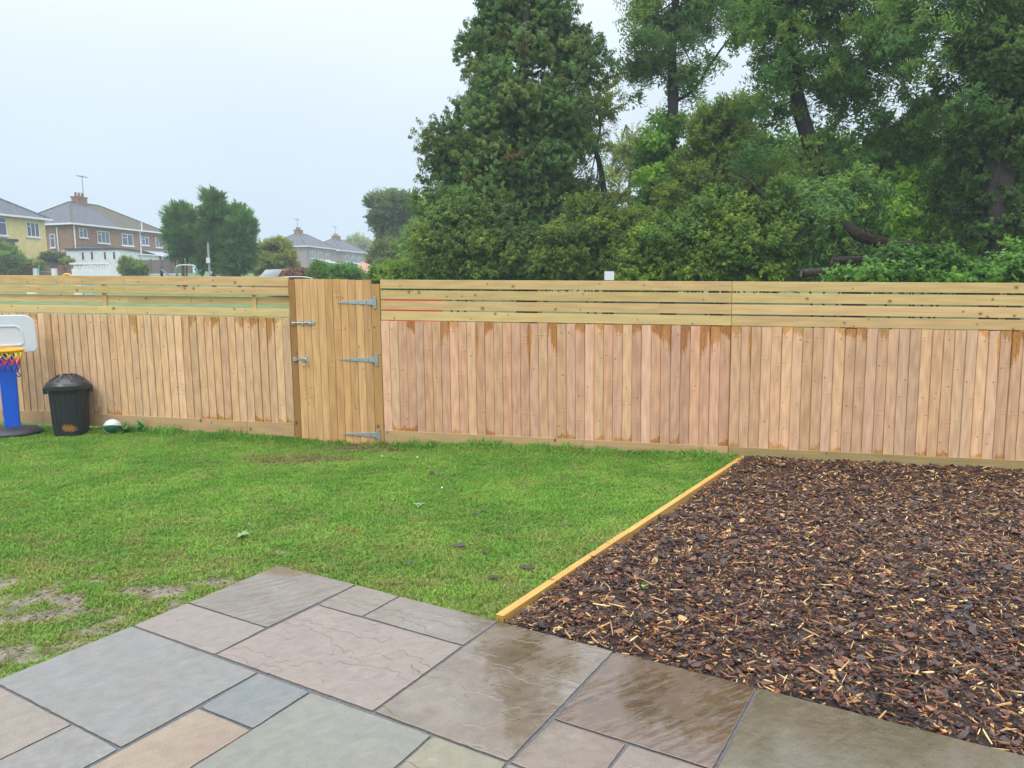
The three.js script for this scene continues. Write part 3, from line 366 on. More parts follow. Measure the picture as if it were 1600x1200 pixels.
// ------------------------------------------------------------------ things on the lawn
{ // dustbin
  const t = thing('dustbin', 'black plastic dustbin with a domed lid and rusty smear beside the fence', 'dustbin', [-5.36, yard(-5.36, -8.82) - 0.005, -8.82]);
  const smear = tex(512, 256, (i, j) => { const u = i / 512, v = j / 256; const f = fbm(u * 14, v * 10, 3); let c = [40 + 6 * f, 42 + 6 * f, 46 + 6 * f]; const cx = (u - 0.062) / 0.085, cy = (v - 0.2 + 0.02 * cx) / 0.085, zig = Math.abs(((u * 70) % 1) - 0.5) * 2; const a = smooth(0.15, 0.45, 1 - cx * cx - cy * cy + 0.9 * n2(u * 60, v * 18) * 0.6 - zig * 0.35 * Math.max(0, cy)); return [0, 1, 2].map(k => lerp(c[k], [150, 104, 50][k] + 26 * n2(u * 90, v * 60), a)); });
  const prof = [[0.001, 0], [0.2, 0], [0.207, 0.012], [0.214, 0.1], [0.232, 0.52], [0.236, 0.58], [0.25, 0.585], [0.252, 0.61], [0.24, 0.612], [0.23, 0.6], [0.001, 0.58]].map(p => new THREE.Vector2(...p));
  const body = new THREE.LatheGeometry(prof, 56), bp = body.attributes.position, buv = body.attributes.uv; for (let i = 0; i < bp.count; i++) buv.setY(i, clamp(bp.getY(i) / 0.62));
  const blk = std(C(46, 48, 52), 0.42), bm = std(0xffffff, 0.5, { map: smear });
  mesh('body', body, bm, t);
  for (let k = 0; k < 20; k++) { const a = k / 20 * Math.PI * 2, rib = mesh('rib', box(0.008, 0.4, 0.006), blk, t, [Math.sin(a) * 0.2265, 0.35, Math.cos(a) * 0.2265]); rib.rotation.order = 'YXZ'; rib.rotation.set(0.043, a, 0); }
  const lid = mesh('lid', new THREE.LatheGeometry([[0.268, -0.05], [0.274, -0.05], [0.276, 0], [0.27, 0.012], [0.262, 0.014], [0.258, 0.03], [0.25, 0.034], [0.2, 0.072], [0.13, 0.104], [0.07, 0.116], [0.001, 0.118]].map(p => new THREE.Vector2(...p)), 56), std(C(44, 46, 50), 0.3), t, [0, 0.625, 0]);
  for (let k = 0; k < 8; k++) { const a = k / 8 * Math.PI * 2; const w = mesh('rib', box(0.03, 0.008, 0.14), blk, lid, [Math.sin(a) * 0.16, 0.094, Math.cos(a) * 0.16]); w.rotation.order = 'YXZ'; w.rotation.set(0.5, a, 0); }
  mesh('handle', new RoundedBoxGeometry(0.13, 0.022, 0.034, 2, 0.008), blk, lid, [0, 0.125, 0]);
  t.scale.set(0.88, 1, 0.88);
  for (const s of [-1, 1]) mesh('handle', new RoundedBoxGeometry(0.055, 0.085, 0.15, 2, 0.012), blk, t, [0.268 * s * Math.cos(0.55), 0.575, -0.268 * s * Math.sin(0.55)]).rotation.y = 0.55;
}
{ // toy basketball hoop
  const X = -6.09, Z = -8.85, t = thing('basketball_hoop', 'toy basketball hoop with blue post and grey backboard, by the left fence', 'basketball hoop', [X, yard(X, Z), Z], 0.5);
  const blue = std(C(24, 92, 214), 0.34), yel = std(C(246, 164, 20), 0.36), blk = std(C(44, 47, 54), 0.5), grey = std(C(206, 213, 221), 0.4);
  const base = mesh('base', new THREE.LatheGeometry([[0.001, 0], [0.30, 0], [0.32, 0.02], [0.31, 0.05], [0.26, 0.085], [0.12, 0.11], [0.001, 0.112]].map(p => new THREE.Vector2(...p)), 40).scale(1, 1, 0.8), blk, t);
  const sh = new THREE.Shape([[-0.082, 0.07], [0.082, 0.07], [0.068, 0.12], [0.076, 0.8], [0.066, 1.2], [-0.066, 1.2], [-0.076, 0.8], [-0.068, 0.12]].map(p => new THREE.Vector2(...p)));
  mesh('pole', new THREE.ExtrudeGeometry(sh, { depth: 0.07, bevelEnabled: true, bevelSize: 0.012, bevelThickness: 0.012, bevelSegments: 3 }), blue, t, [0, 0.02, -0.035]);
  const rr = (w, h, r, x = 0, y = 0) => { const s = new THREE.Shape(); s.moveTo(x - w + r, y - h); s.lineTo(x + w - r, y - h); s.quadraticCurveTo(x + w, y - h, x + w, y - h + r); s.lineTo(x + w * 0.97, y + h - r * 1.6); s.quadraticCurveTo(x + w * 0.92, y + h, x + w - r * 2, y + h); s.lineTo(x - w + r * 2, y + h); s.quadraticCurveTo(x - w * 0.92, y + h, x - w * 0.97, y + h - r * 1.6); s.lineTo(x - w, y - h + r); s.quadraticCurveTo(x - w, y - h, x - w + r, y - h); return s; };
  const bb = mesh('backboard', new THREE.ExtrudeGeometry(rr(0.325, 0.215, 0.07), { depth: 0.03, bevelEnabled: true, bevelSize: 0.01, bevelThickness: 0.01, bevelSegments: 3 }), grey, t, [0, 1.235, 0.05]);
  const ring = rr(0.2, 0.12, 0.05); ring.holes.push(new THREE.Path(rr(0.188, 0.108, 0.047).getPoints(6))); mesh('moulding', new THREE.ExtrudeGeometry(ring, { depth: 0.012, bevelEnabled: true, bevelSize: 0.004, bevelThickness: 0.004, bevelSegments: 2 }), grey, bb, [0, -0.02, 0.034]);
  const rim = mesh('rim', merge([new THREE.TorusGeometry(0.2, 0.021, 10, 40).rotateX(Math.PI / 2), box(0.16, 0.05, 0.06, 0, 0, -0.215)]), yel, t, [0, 1.055, 0.32]);
  const cols = [std(C(232, 206, 40), 0.7), std(C(214, 60, 74), 0.7), std(C(64, 72, 176), 0.7)];
  const rad = y => lerp(0.19, 0.135, y), N = 12;
  for (let b = 0; b < 3; b++) { const parts = []; for (let k = 0; k < N; k++) for (const d of [-0.5, 0.5]) { const pts = []; for (let q = 0; q <= 4; q++) { const v = (b + q / 4) / 3, a = (k + (b % 2) * 0.5 + d * q / 4) / N * Math.PI * 2, R = rad(v); pts.push(V3(Math.cos(a) * R, -0.02 - 0.23 * v, Math.sin(a) * R)); } parts.push(tube(pts, 0.0065, 6, 5)); } mesh('net_cord', merge(parts), cols[b], rim); }
  mesh('net_cord', tube([[0.13, -0.25, 0.03], [0.16, -0.3, 0.05], [0.14, -0.31, 0.06], [0.11, -0.26, 0.06]], 0.007, 10, 5), cols[2], rim);
}
{ // ball in six gores
  const R = 0.1, x = -4.86, z = -8.82, t = thing('ball', 'small white, green and blue ball on the grass beside the dustbin', 'ball', [x, yard(x, z) + R - 0.005, z]);
  const g = new THREE.Group(), cs = [C(226, 230, 228), C(16, 84, 58), C(200, 204, 200), C(64, 88, 160), C(226, 230, 228), C(16, 84, 58)];
  for (let k = 0; k < 6; k++) { const m = mesh('panel', new THREE.SphereGeometry(R, 16, 24, k * Math.PI / 3 + 0.02, Math.PI / 3 - 0.04), std(cs[k], 0.4), t); m.rotation.set(0, 0.45, 1.40); }
  mesh('seam', new THREE.SphereGeometry(R * 0.985, 32, 24), std(C(50, 54, 56), 0.6), t);
  t.rotation.set(0.2, 0, 0);
}
// small weeds
function leafShape(L, w, segs = 5, curl = 0.3) { const P = []; for (let i = 0; i < segs; i++) { const a = i / segs, b = (i + 1) / segs, wa = w * Math.sin(Math.PI * Math.pow(a, 0.7)) + 0.0005, wb = w * Math.sin(Math.PI * Math.pow(b, 0.7)) + 0.0005, ya = curl * L * a * (1 - a) * 2, yb = curl * L * b * (1 - b) * 2; for (const s of [-1, 1]) P.push(0, ya, L * a, s * wa, ya + wa * 0.3, L * a, s * wb, yb + wb * 0.3, L * b, 0, ya, L * a, s * wb, yb + wb * 0.3, L * b, 0, yb, L * b); } const g = new THREE.BufferGeometry(); g.setAttribute('position', new THREE.Float32BufferAttribute(P, 3)); g.computeVertexNormals(); return g; }
function rosette(x, z, n, L, w, up, col, name, label, cat, seed) {
  const t = thing(name, label, cat, [x, yard(x, z), z]), r = rng(seed), m = new THREE.MeshPhysicalMaterial({ color: col, roughness: 0.55, side: THREE.DoubleSide, transmission: 0.25, thickness: 0 }), geo = leafShape(L, w);
  for (let k = 0; k < n; k++) { const l = mesh('leaf', geo, m, t, [0, 0.012, 0]); l.rotation.order = 'YXZ'; l.rotation.set(-up * (0.5 + r()), k / n * 6.283 + r(), 0.3 * (r() - 0.5)); l.scale.setScalar(0.6 + 0.6 * r()); }
  return t;
}
rosette(-1.81, -4.76, 8, 0.075, 0.014, 0.3, C(120, 158, 96), 'weed', 'flat pale green rosette weed in the lawn near the patio corner', 'weed', 1);
rosette(-0.73, -5.54, 7, 0.08, 0.016, 0.25, C(116, 150, 104), 'weed', 'greyish green broad-leaved weed in the middle of the lawn', 'weed', 2);
rosette(-4.5, -8.78, 7, 0.17, 0.045, 0.95, C(84, 132, 58), 'dock_plant', 'upright dock weed with broad leaves beside the gravel board', 'weed', 3);
rosette(-4.68, -8.78, 12, 0.13, 0.02, 0.7, C(58, 104, 52), 'weed', 'dark green leafy weed right beside the ball', 'weed', 4);
{ const t = rosette(0.70, -3.78, 5, 0.03, 0.009, 0.9, C(130, 178, 70), 'seedling', 'tiny bright green seedling sprouting from the bark', 'seedling', 6); t.position.y = barkY(0.7, -3.78) + 0.012; }
{ // white clover heads and dark scraps of bark strewn on the grass
  const r = rng(91), fl = new THREE.IcosahedronGeometry(0.008, 1), wm = std(C(232, 234, 226), 0.8), dm = std(C(58, 48, 50), 0.45), ck = [chipGeo(61), chipGeo(62)];
  const F = [[-1.35, -7.45], [-0.98, -7.4], [-0.6, -6.05]];
  F.forEach(([x, z], k) => tag(mesh('clover_flower', fl, wm, scene, [x, yard(x, z) + 0.035, z]), 'tiny white clover head standing in the short lawn', 'flower', 'white clover heads scattered over the lawn'));
  for (const [x, z, L] of [[-0.22, -5.36, 0.06], [-0.27, -5.3, 0.05], [-0.35, -4.55, 0.09], [-0.18, -4.42, 0.07], [-0.12, -4.0, 0.09], [0.08, -4.15, 0.1], [-0.62, -4.25, 0.06], [0.35, -5.0, 0.05], [-0.75, -6.7, 0.1], [-0.68, -6.72, 0.08]]) { const m = tag(mesh('bark_scrap', ck[r() * 2 | 0], dm, scene, [x, yard(x, z) + 0.024, z]), 'dark scrap of bark lying on the lawn away from the bed', 'bark', 'bark scraps strewn on the lawn'); m.rotation.set(0.3 * r(), r() * 6, 0.3 * r()); m.scale.set(L, 0.02, L * 0.6); }
}

// ------------------------------------------------------------------ houses up the slope
const mSlate = std(0xffffff, 0.75, { map: tex(256, 256, (i, j) => { const row = Math.floor(j / 16), f = n2(row * 3.1, Math.floor((i + (row % 2) * 8) / 16) * 1.7), l = j % 16 < 3 ? -16 : 0; return [84 + 12 * f + l, 88 + 12 * f + l, 97 + 12 * f + l]; }, true, [0.25, 0.25]) });
const mMoss = std(0xffffff, 0.85, { map: tex(256, 256, (i, j) => { const f = fbm(i * 0.03, j * 0.03, 4), l = j % 16 < 3 ? -14 : 0; return [86 + 22 * f + l, 84 + 16 * f + l, 70 + 8 * f + l]; }, true, [0.25, 0.25]) });
const mBrick = std(0xffffff, 0.85, { map: tex(512, 512, (i, j) => { const row = Math.floor(j / 8), f = n2(row * 2.3, Math.floor((i + (row % 2) * 11) / 22) * 1.9), m = j % 8 < 1 ? 14 : 0, g = fbm(i * 0.01, j * 0.01, 3); return [138 + 18 * f + m + 8 * g, 108 + 14 * f + m + 6 * g, 86 + 10 * f + m + 4 * g]; }, true, [0.21, 0.21]) });
const mRedBrick = std(0xffffff, 0.85, { map: tex(256, 256, (i, j) => { const row = Math.floor(j / 8), f = n2(row * 2.3, Math.floor((i + (row % 2) * 11) / 22) * 1.9), m = j % 8 < 1 ? 16 : 0; return [128 + 20 * f + m, 92 + 14 * f + m, 82 + 10 * f + m]; }, true, [0.42, 0.42]) });
const mottled = (c, a = 8) => std(0xffffff, 0.85, { map: tex(128, 128, (i, j) => c.map(v => v + a * fbm(i * 0.05, j * 0.05, 4) + 3 * n2(i * 0.6, j * 0.6)), true, [0.2, 0.2]) });
const mYellow = mottled([216, 200, 140], 12), mWhite = mottled([216, 220, 224], 8), mRender = mottled([150, 140, 130], 10), mCream = mottled([222, 208, 160], 8);
const mFrame = std(C(226, 230, 234), 0.4), mPane = new THREE.MeshPhysicalMaterial({ color: C(70, 84, 98), roughness: 0.08, clearcoat: 1, clearcoatRoughness: 0.05 }), mDark = std(C(70, 70, 74), 0.7), mPot = std(C(138, 92, 70), 0.8);
const FDIR = [0.253, -0.967], FT = Math.atan2(0.967, 0.253);
function quadGeo(pts) { // planar polygon with uv in metres
  const P = [], UV = [], a = V3(...pts[0]), ex = V3(...pts[1]).sub(a).normalize(), nn = ex.clone().cross(V3(...pts[pts.length - 1]).sub(a)).normalize(), ey = nn.clone().cross(ex), I = [];
  for (const p of pts) { const v = V3(...p).sub(a); P.push(...p); UV.push(v.dot(ex), v.dot(ey)); }
  for (let i = 1; i < pts.length - 1; i++) I.push(0, i, i + 1);
  const g = new THREE.BufferGeometry(); g.setAttribute('position', new THREE.Float32BufferAttribute(P, 3)); g.setAttribute('uv', new THREE.Float32BufferAttribute(UV, 2)); g.setIndex(I); g.computeVertexNormals(); return g.toNonIndexed();
}
function boxUV(w, h, d, x, y, z) { const g = box(w, h, d, x, y, z).toNonIndexed(), p = g.attributes.position, n = g.attributes.normal, uv = g.attributes.uv; for (let i = 0; i < p.count; i++) uv.setXY(i, Math.abs(n.getX(i)) > 0.5 ? p.getZ(i) : p.getX(i), Math.abs(n.getY(i)) > 0.5 ? p.getZ(i) : p.getY(i)); return g; }
function windowAt(par, face, u, v, w, h, lights = 2, sill = true) { // face 'front' (z = 0, looking +z) or 'end' (x = 0, looking -x)
  const f = 0.06, parts = [box(w, f, 0.07, 0, h / 2 - f / 2), box(w, f, 0.07, 0, -h / 2 + f / 2), box(f, h - 2 * f, 0.07, -w / 2 + f / 2), box(f, h - 2 * f, 0.07, w / 2 - f / 2)];
  for (let k = 1; k < lights; k++) parts.push(box(f, h - 2 * f, 0.07, -w / 2 + w * k / lights));
  parts.push(box(w / lights - f, 0.045, 0.07, -w / 2 + w / lights / 2, h * 0.2));
  const win = mesh('window', merge(parts), mFrame, par);
  if (face === 'front') win.position.set(u, v, 0.02); else { win.position.set(-0.02, v, -u); win.rotation.y = -Math.PI / 2; }
  mesh('pane', box(w - f, h - f, 0.02, 0, 0, -0.006), mPane, win);
  if (sill) mesh('sill', box(w + 0.2, 0.09, 0.16, 0, -h / 2 - 0.047, 0.02), mFrame, win);
  return win;
}
function hipHouse({ name = 'house', label, corner, y0, L, W, eave, rise, ridge, wall, roof, roof2, group }) {
  const t = thing(name, label, 'house', [corner[0], y0, corner[1]], FT, group), o = 0.35, e = eave, top = eave + rise, R0 = ridge[0], R1 = ridge[1], zc = -W / 2;
  mesh('wall', boxUV(L, eave + 2.5, W, L / 2, eave / 2 - 1.25, zc), wall, t);
  const A = [-o, e, o], B = [L + o, e, o], D = [L + o, e, -W - o], E = [-o, e, -W - o], P = [R0, top, zc], Q = [R1, top, zc], rm = (R0 + R1) / 2, M = [rm, top, zc], N = [L * 0.46, e, o];
  mesh('roof', merge([quadGeo(roof2 ? [A, N, M, P] : [A, B, Q, P]), quadGeo([E, A, P]), quadGeo([D, E, P, Q]), ...(roof2 ? [] : [quadGeo([B, D, Q])]), boxUV(L + 2 * o, 0.05, W + 2 * o, L / 2, e - 0.03, zc)]), roof, t);
  if (roof2) mesh('roof', merge([quadGeo([N, B, Q, M]), quadGeo([B, D, Q])]), roof2, t);
  mesh('gutter', merge([box(L + 2 * o + 0.16, 0.16, 0.1, L / 2, e - 0.04, o + 0.05), box(0.1, 0.16, W + 2 * o, -o - 0.05, e - 0.04, zc)]), mFrame, t);
  mesh('ridge_tiles', merge([tube([E, P], 0.09, 2, 6), tube([A, P], 0.09, 2, 6), tube([P, Q], 0.09, 2, 6), tube([B, Q], 0.09, 2, 6)]), roof2 ?? roof, t);
  return t;
}
function chimney(t, x, y, z, w, h, pots, mat = mBrick) { const c = mesh('chimney', merge([boxUV(w, h, 0.8, x, y + h / 2 - 0.6, z), boxUV(w + 0.14, 0.14, 0.94, x, y + h - 0.67, z)]), mat, t); for (let k = 0; k < pots; k++) mesh('chimney_pot', cyl(0.1, 0.14, 0.45, x - w / 2 + w * (k + 0.5) / pots, y + h - 0.38, z, 10), mPot, c); return c; }
function aerial(t, x, y, z, h) { return mesh('aerial', merge([cyl(0.03, 0.03, h, x, y + h / 2, z, 6), box(1.5, 0.035, 0.035, x, y + h - 0.1, z), ...[-0.6, -0.3, 0, 0.3, 0.6].map(d => box(0.03, 0.03, 0.5, x + d, y + h - 0.1, z))]), mDark, t); }
{ // brick pair with the white extensions
  const t = hipHouse({ name: 'brick_house', label: 'brown brick semi-detached house with half mossy roof and white rear extensions', corner: [-43.8, -75], y0: 4.0, L: 13.2, W: 7.5, eave: 4.95, rise: 2.7, ridge: [3.75, 7.6], wall: mBrick, roof: mSlate, roof2: mMoss });
  for (const [u, v, w, h, l] of [[1.3, 4.1, 1.0, 0.95, 2], [3.9, 3.85, 1.6, 1.25, 3], [7.25, 3.8, 1.6, 1.25, 2], [9.9, 3.85, 1.1, 0.95, 2], [12.05, 3.8, 1.0, 1.1, 2]]) windowAt(t, 'front', u, v, w, h, l);
  windowAt(t, 'end', 2.5, 3.3, 0.6, 1.35, 1);
  mesh('soil_pipe', merge([cyl(0.06, 0.06, 3.1, -0.08, 3.1, -1.8, 8), tube([[-0.08, 2.1, -1.8], [-0.08, 2.4, -0.7]], 0.05, 4, 6), tube([[-0.08, 1.8, -1.8], [-0.08, 2.1, -0.5]], 0.05, 4, 6)]), mFrame, t);
  mesh('downpipe', cyl(0.07, 0.07, 4.9, 0.15, 2.4, 0.08, 8), mFrame, t); mesh('downpipe', merge([cyl(0.07, 0.07, 2.8, 9.1, 3.6, 0.08, 8), cyl(0.06, 0.06, 1.1, 9.2, 5.3, 0.3, 8)]), mFrame, t);
  aerial(chimney(t, 5.0, 7.35, -3.75, 1.3, 1.55, 3), 5.6, 8.3, -3.75, 2.3);
  const x = new THREE.ExtrudeGeometry(new THREE.Shape([[0, -2], [3, -2], [3, 1.85], [0, 2.75]].map(p => new THREE.Vector2(p[0], p[1]))), { depth: 4.8, bevelEnabled: false }); x.rotateY(-Math.PI / 2).translate(5.1, 0, 0);
  const e1 = mesh('extension', x, mWhite, t); mesh('lean_to_roof', quadGeo([[0.1, 1.88, 3.2], [5.3, 1.88, 3.2], [5.3, 2.86, 0.02], [0.1, 2.86, 0.02]]), mSlate, e1);
  const e2 = mesh('extension', boxUV(4.2, 4.2, 2.2, 7.25, 0, 1.1), mWhite, t); mesh('roof_edge', box(4.5, 0.12, 2.5, 7.25, 2.16, 1.15), mFrame, e2);
  for (const u of [6.7, 8.1]) { const w = windowAt(t, 'front', u, 0.9, 1.0, 1.2, 1, false); w.position.z = 2.23; }
  const cg = mesh('conservatory', merge([...[9.6, 10.3, 11, 11.7, 12.4, 13.1].map(u => box(0.1, 3.6, 0.1, u, 0.2, 2.4)), box(3.7, 0.12, 0.12, 11.35, 2.0, 2.4), box(3.7, 0.12, 0.12, 11.35, 1.1, 2.4)]), mFrame, t);
  mesh('pane', box(3.4, 0.8, 0.03, 11.35, 1.56, 2.38), mPane, cg); mesh('panel', box(3.4, 2.8, 0.05, 11.35, -0.35, 2.38), mWhite, cg); mesh('glazed_roof', quadGeo([[9.4, 2.06, 2.6], [13.3, 2.06, 2.6], [13.3, 2.8, 0.02], [9.4, 2.8, 0.02]]), std(C(186, 200, 216), 0.3), cg);
}
{ // yellow rendered house, half out of the picture
  const L = 13.2, c = [-40.9 - 0.253 * L, -66 + 0.967 * L], t = hipHouse({ name: 'rendered_house', label: 'yellow rendered house with grey hipped roof at the left edge', corner: c, y0: 3.7, L, W: 7.5, eave: 4.75, rise: 2.7, ridge: [4.2, 8.8], wall: mYellow, roof: mSlate });
  for (const [u, v, w, h, l] of [[11.9, 3.75, 1.25, 1.25, 3], [8.6, 3.8, 1.6, 1.5, 1], [4.5, 3.8, 1.6, 1.4, 2]]) windowAt(t, 'front', u, v, w, h, l);
  windowAt(t, 'front', 9.6, 0.9, 0.9, 0.9, 1); windowAt(t, 'front', 12.0, 0.75, 1.3, 0.5, 2, false);
  const e = mesh('extension', boxUV(5.5, 4.4, 2.4, 5.2, 0.2, 1.2), mRender, t); mesh('flat_roof', box(5.8, 0.2, 2.7, 5.2, 2.5, 1.25), mDark, e);
}
{ // the far pairs up the road
  const labels = ['grey brick house with hipped slate roof, nearest of the far row behind the yellow bush', 'second house of the far row, its two wide chimneys above the slate roof', 'farthest house of the row, small slate roof against the sky'];
  [[0, 0, 10.5], [3.1, -12.5, 11], [6.5, -27, 12]].forEach(([dx, dz, L], k) => {
    const c = [-34.2 + dx, -125 + dz], t = hipHouse({ label: labels[k], corner: c, y0: land(c[0], c[1]) - 0.6 - 0.3 * k, L, W: 7.5, eave: 5.1, rise: 2.5, ridge: [3.6, L - 3.6], wall: mRender, roof: mSlate, group: 'row of far houses' });
    chimney(t, 4.2 + k, 6.9, -3.75, 1.6 + 0.5 * (k === 1), 1.9, 3); for (const u of [2, 4.6, 7.4]) windowAt(t, 'front', u, 3.7, 1.2, 1.2, 2);
    if (k < 2) aerial(t, 4 + k, 8.2, -3.75, 1.8);
    const e = mesh('extension', boxUV(4, 3.6, 3, 4.5, 0.5, 1.5), mRender, t); mesh('lean_to_roof', quadGeo([[2.3, 2.3, 3.3], [6.8, 2.3, 3.3], [6.8, 3.1, 0.02], [2.3, 3.1, 0.02]]), std(C(170, 176, 184), 0.5), e);
  });
  const p = at(540, 408, 185), t = thing('cottage', 'small pale yellow house far off between the row and the round tree', 'house', [p.x, land(p.x, p.z) - 1, p.z], 0.9);
  mesh('wall', boxUV(7, 6.4, 6, 0, 1.6, 0), mCream, t); mesh('roof', merge([quadGeo([[-3.8, 4.7, 3.3], [3.8, 4.7, 3.3], [2, 6.6, 0], [-2, 6.6, 0]]), quadGeo([[-3.8, 4.7, -3.3], [-3.8, 4.7, 3.3], [-2, 6.6, 0]]), quadGeo([[3.8, 4.7, 3.3], [3.8, 4.7, -3.3], [2, 6.6, 0]]), quadGeo([[3.8, 4.7, -3.3], [-3.8, 4.7, -3.3], [-2, 6.6, 0], [2, 6.6, 0]])]), mSlate, t);
  windowAt(t, 'front', 1.2, 3.2, 1.2, 1.1, 2).position.z = 3.02;
}
function facing(name, label, cat, px0, px1, py, d, group) { // a thing whose front runs between two places in the street
  const a = at(px0, py, d), b = at(px1, py, d), t = thing(name, label, cat, [a.x, a.y, a.z], Math.atan2(-(b.z - a.z), b.x - a.x), group); return [t, Math.hypot(b.x - a.x, b.z - a.z)];
}
{ // white garage-like outbuilding with slit windows
  const [t, w] = facing('outbuilding', 'low white outbuilding with slit windows in front of the brick house', 'outbuilding', 106, 190, 430, 63); const h = 2.12;
  mesh('wall', boxUV(w, h + 0.9, 3, w / 2, h / 2 - 0.45, -1.5), mWhite, t); mesh('flat_roof', box(w + 0.2, 0.13, 3.2, w / 2, h + 0.066, -1.5), mDark, t);
  for (const u of [0.31, 0.48, 0.72, 0.89]) mesh('window', box(0.14, 0.6, 0.06, u * w, 1.62, 0.0), mDark, t);
  const dr = mesh('door', box(0.36, 1.5, 0.06, 0.24, 0.75, 0.0), mFrame, t); mesh('pane', box(0.24, 0.8, 0.03, 0.24, 1.2, 0.025), mPane, dr);
}
{ // balustrade on a low white wall
  const [t, w] = facing('balustrade', 'white balustrade with stubby balusters on a low white wall', 'balustrade', 114, 172, 432, 58);
  mesh('plinth', boxUV(w + 0.9, 1.1, 0.25, w / 2 + 0.45, 0.05, 0), mWhite, t); mesh('rail', box(w + 0.2, 0.13, 0.3, w / 2, 0.99, 0), mFrame, t);
  const bal = new THREE.LatheGeometry([[0.05, 0], [0.09, 0.02], [0.1, 0.12], [0.05, 0.24], [0.05, 0.28], [0.085, 0.33]].map(p => new THREE.Vector2(...p)), 10);
  for (let k = 0; k < 13; k++) mesh('baluster', bal, mFrame, t, [0.2 + k * (w - 0.4) / 12, 0.6, 0]);
}
{ // red brick wall, white gate pillars, green gate
  const [t, w] = facing('garden_wall', 'low red brick garden wall in front of the hedges at the left', 'wall', -60, 128, 432, 59); mesh('wall', boxUV(w, 1.35, 0.22, w / 2, 0.2, 0), mRedBrick, t); mesh('coping', box(w, 0.07, 0.3, w / 2, 0.91, 0), mDark, t);
  [[57, 'white gate pillar left of the green gate'], [85.5, 'white gate pillar right of the green gate']].forEach(([px, l]) => { const p = at(px, 431, 57.5), g = thing('gate_pillar', l, 'pillar', [p.x, p.y, p.z], 0, 'white pillars either side of the green gate'); mesh('shaft', boxUV(0.3, 0.75, 0.3, 0, 0.22, 0), mWhite, g); mesh('cap', box(0.36, 0.2, 0.36, 0, 0.7, 0), mDark, g); });
  const [g, gw] = facing('tubular_gate', 'green tubular metal gate between the white pillars', 'gate', 60.5, 83, 431, 57.4), gm = std(C(64, 150, 116), 0.5); mesh('frame', merge([box(gw, 0.06, 0.06, gw / 2, 0.32, 0), box(0.07, 1.0, 0.07, 0.08, 0.35, 0), box(gw, 0.05, 0.05, gw / 2, 0.02, 0)]), gm, g);
}
function panelFence(label, px0, px1, py, d, h, col, n) { const [t, w] = facing('panel_fence', label, 'fence', px0, px1, py, d), m = [0.9, 1, 1.08].map(k => std(C(...col).multiplyScalar(k), 0.85)); for (let k = 0; k < n; k++) { mesh('panel', box(w / n - 0.12, h, 0.05, (k + 0.5) * w / n, h / 2 - 0.2, 0), m[k % 3], t); mesh('post', box(0.1, h + 0.1, 0.1, (k + 1) * w / n, h / 2 - 0.17, 0), m[0], t); } return t; }
panelFence('orange brown timber fence below the yellow house', 42, 106, 408, 64.5, 1.0, [176, 122, 76], 4);
panelFence('grey brown timber fence beside the conservatory', 205, 300, 424, 60, 1.1, [112, 104, 96], 6);
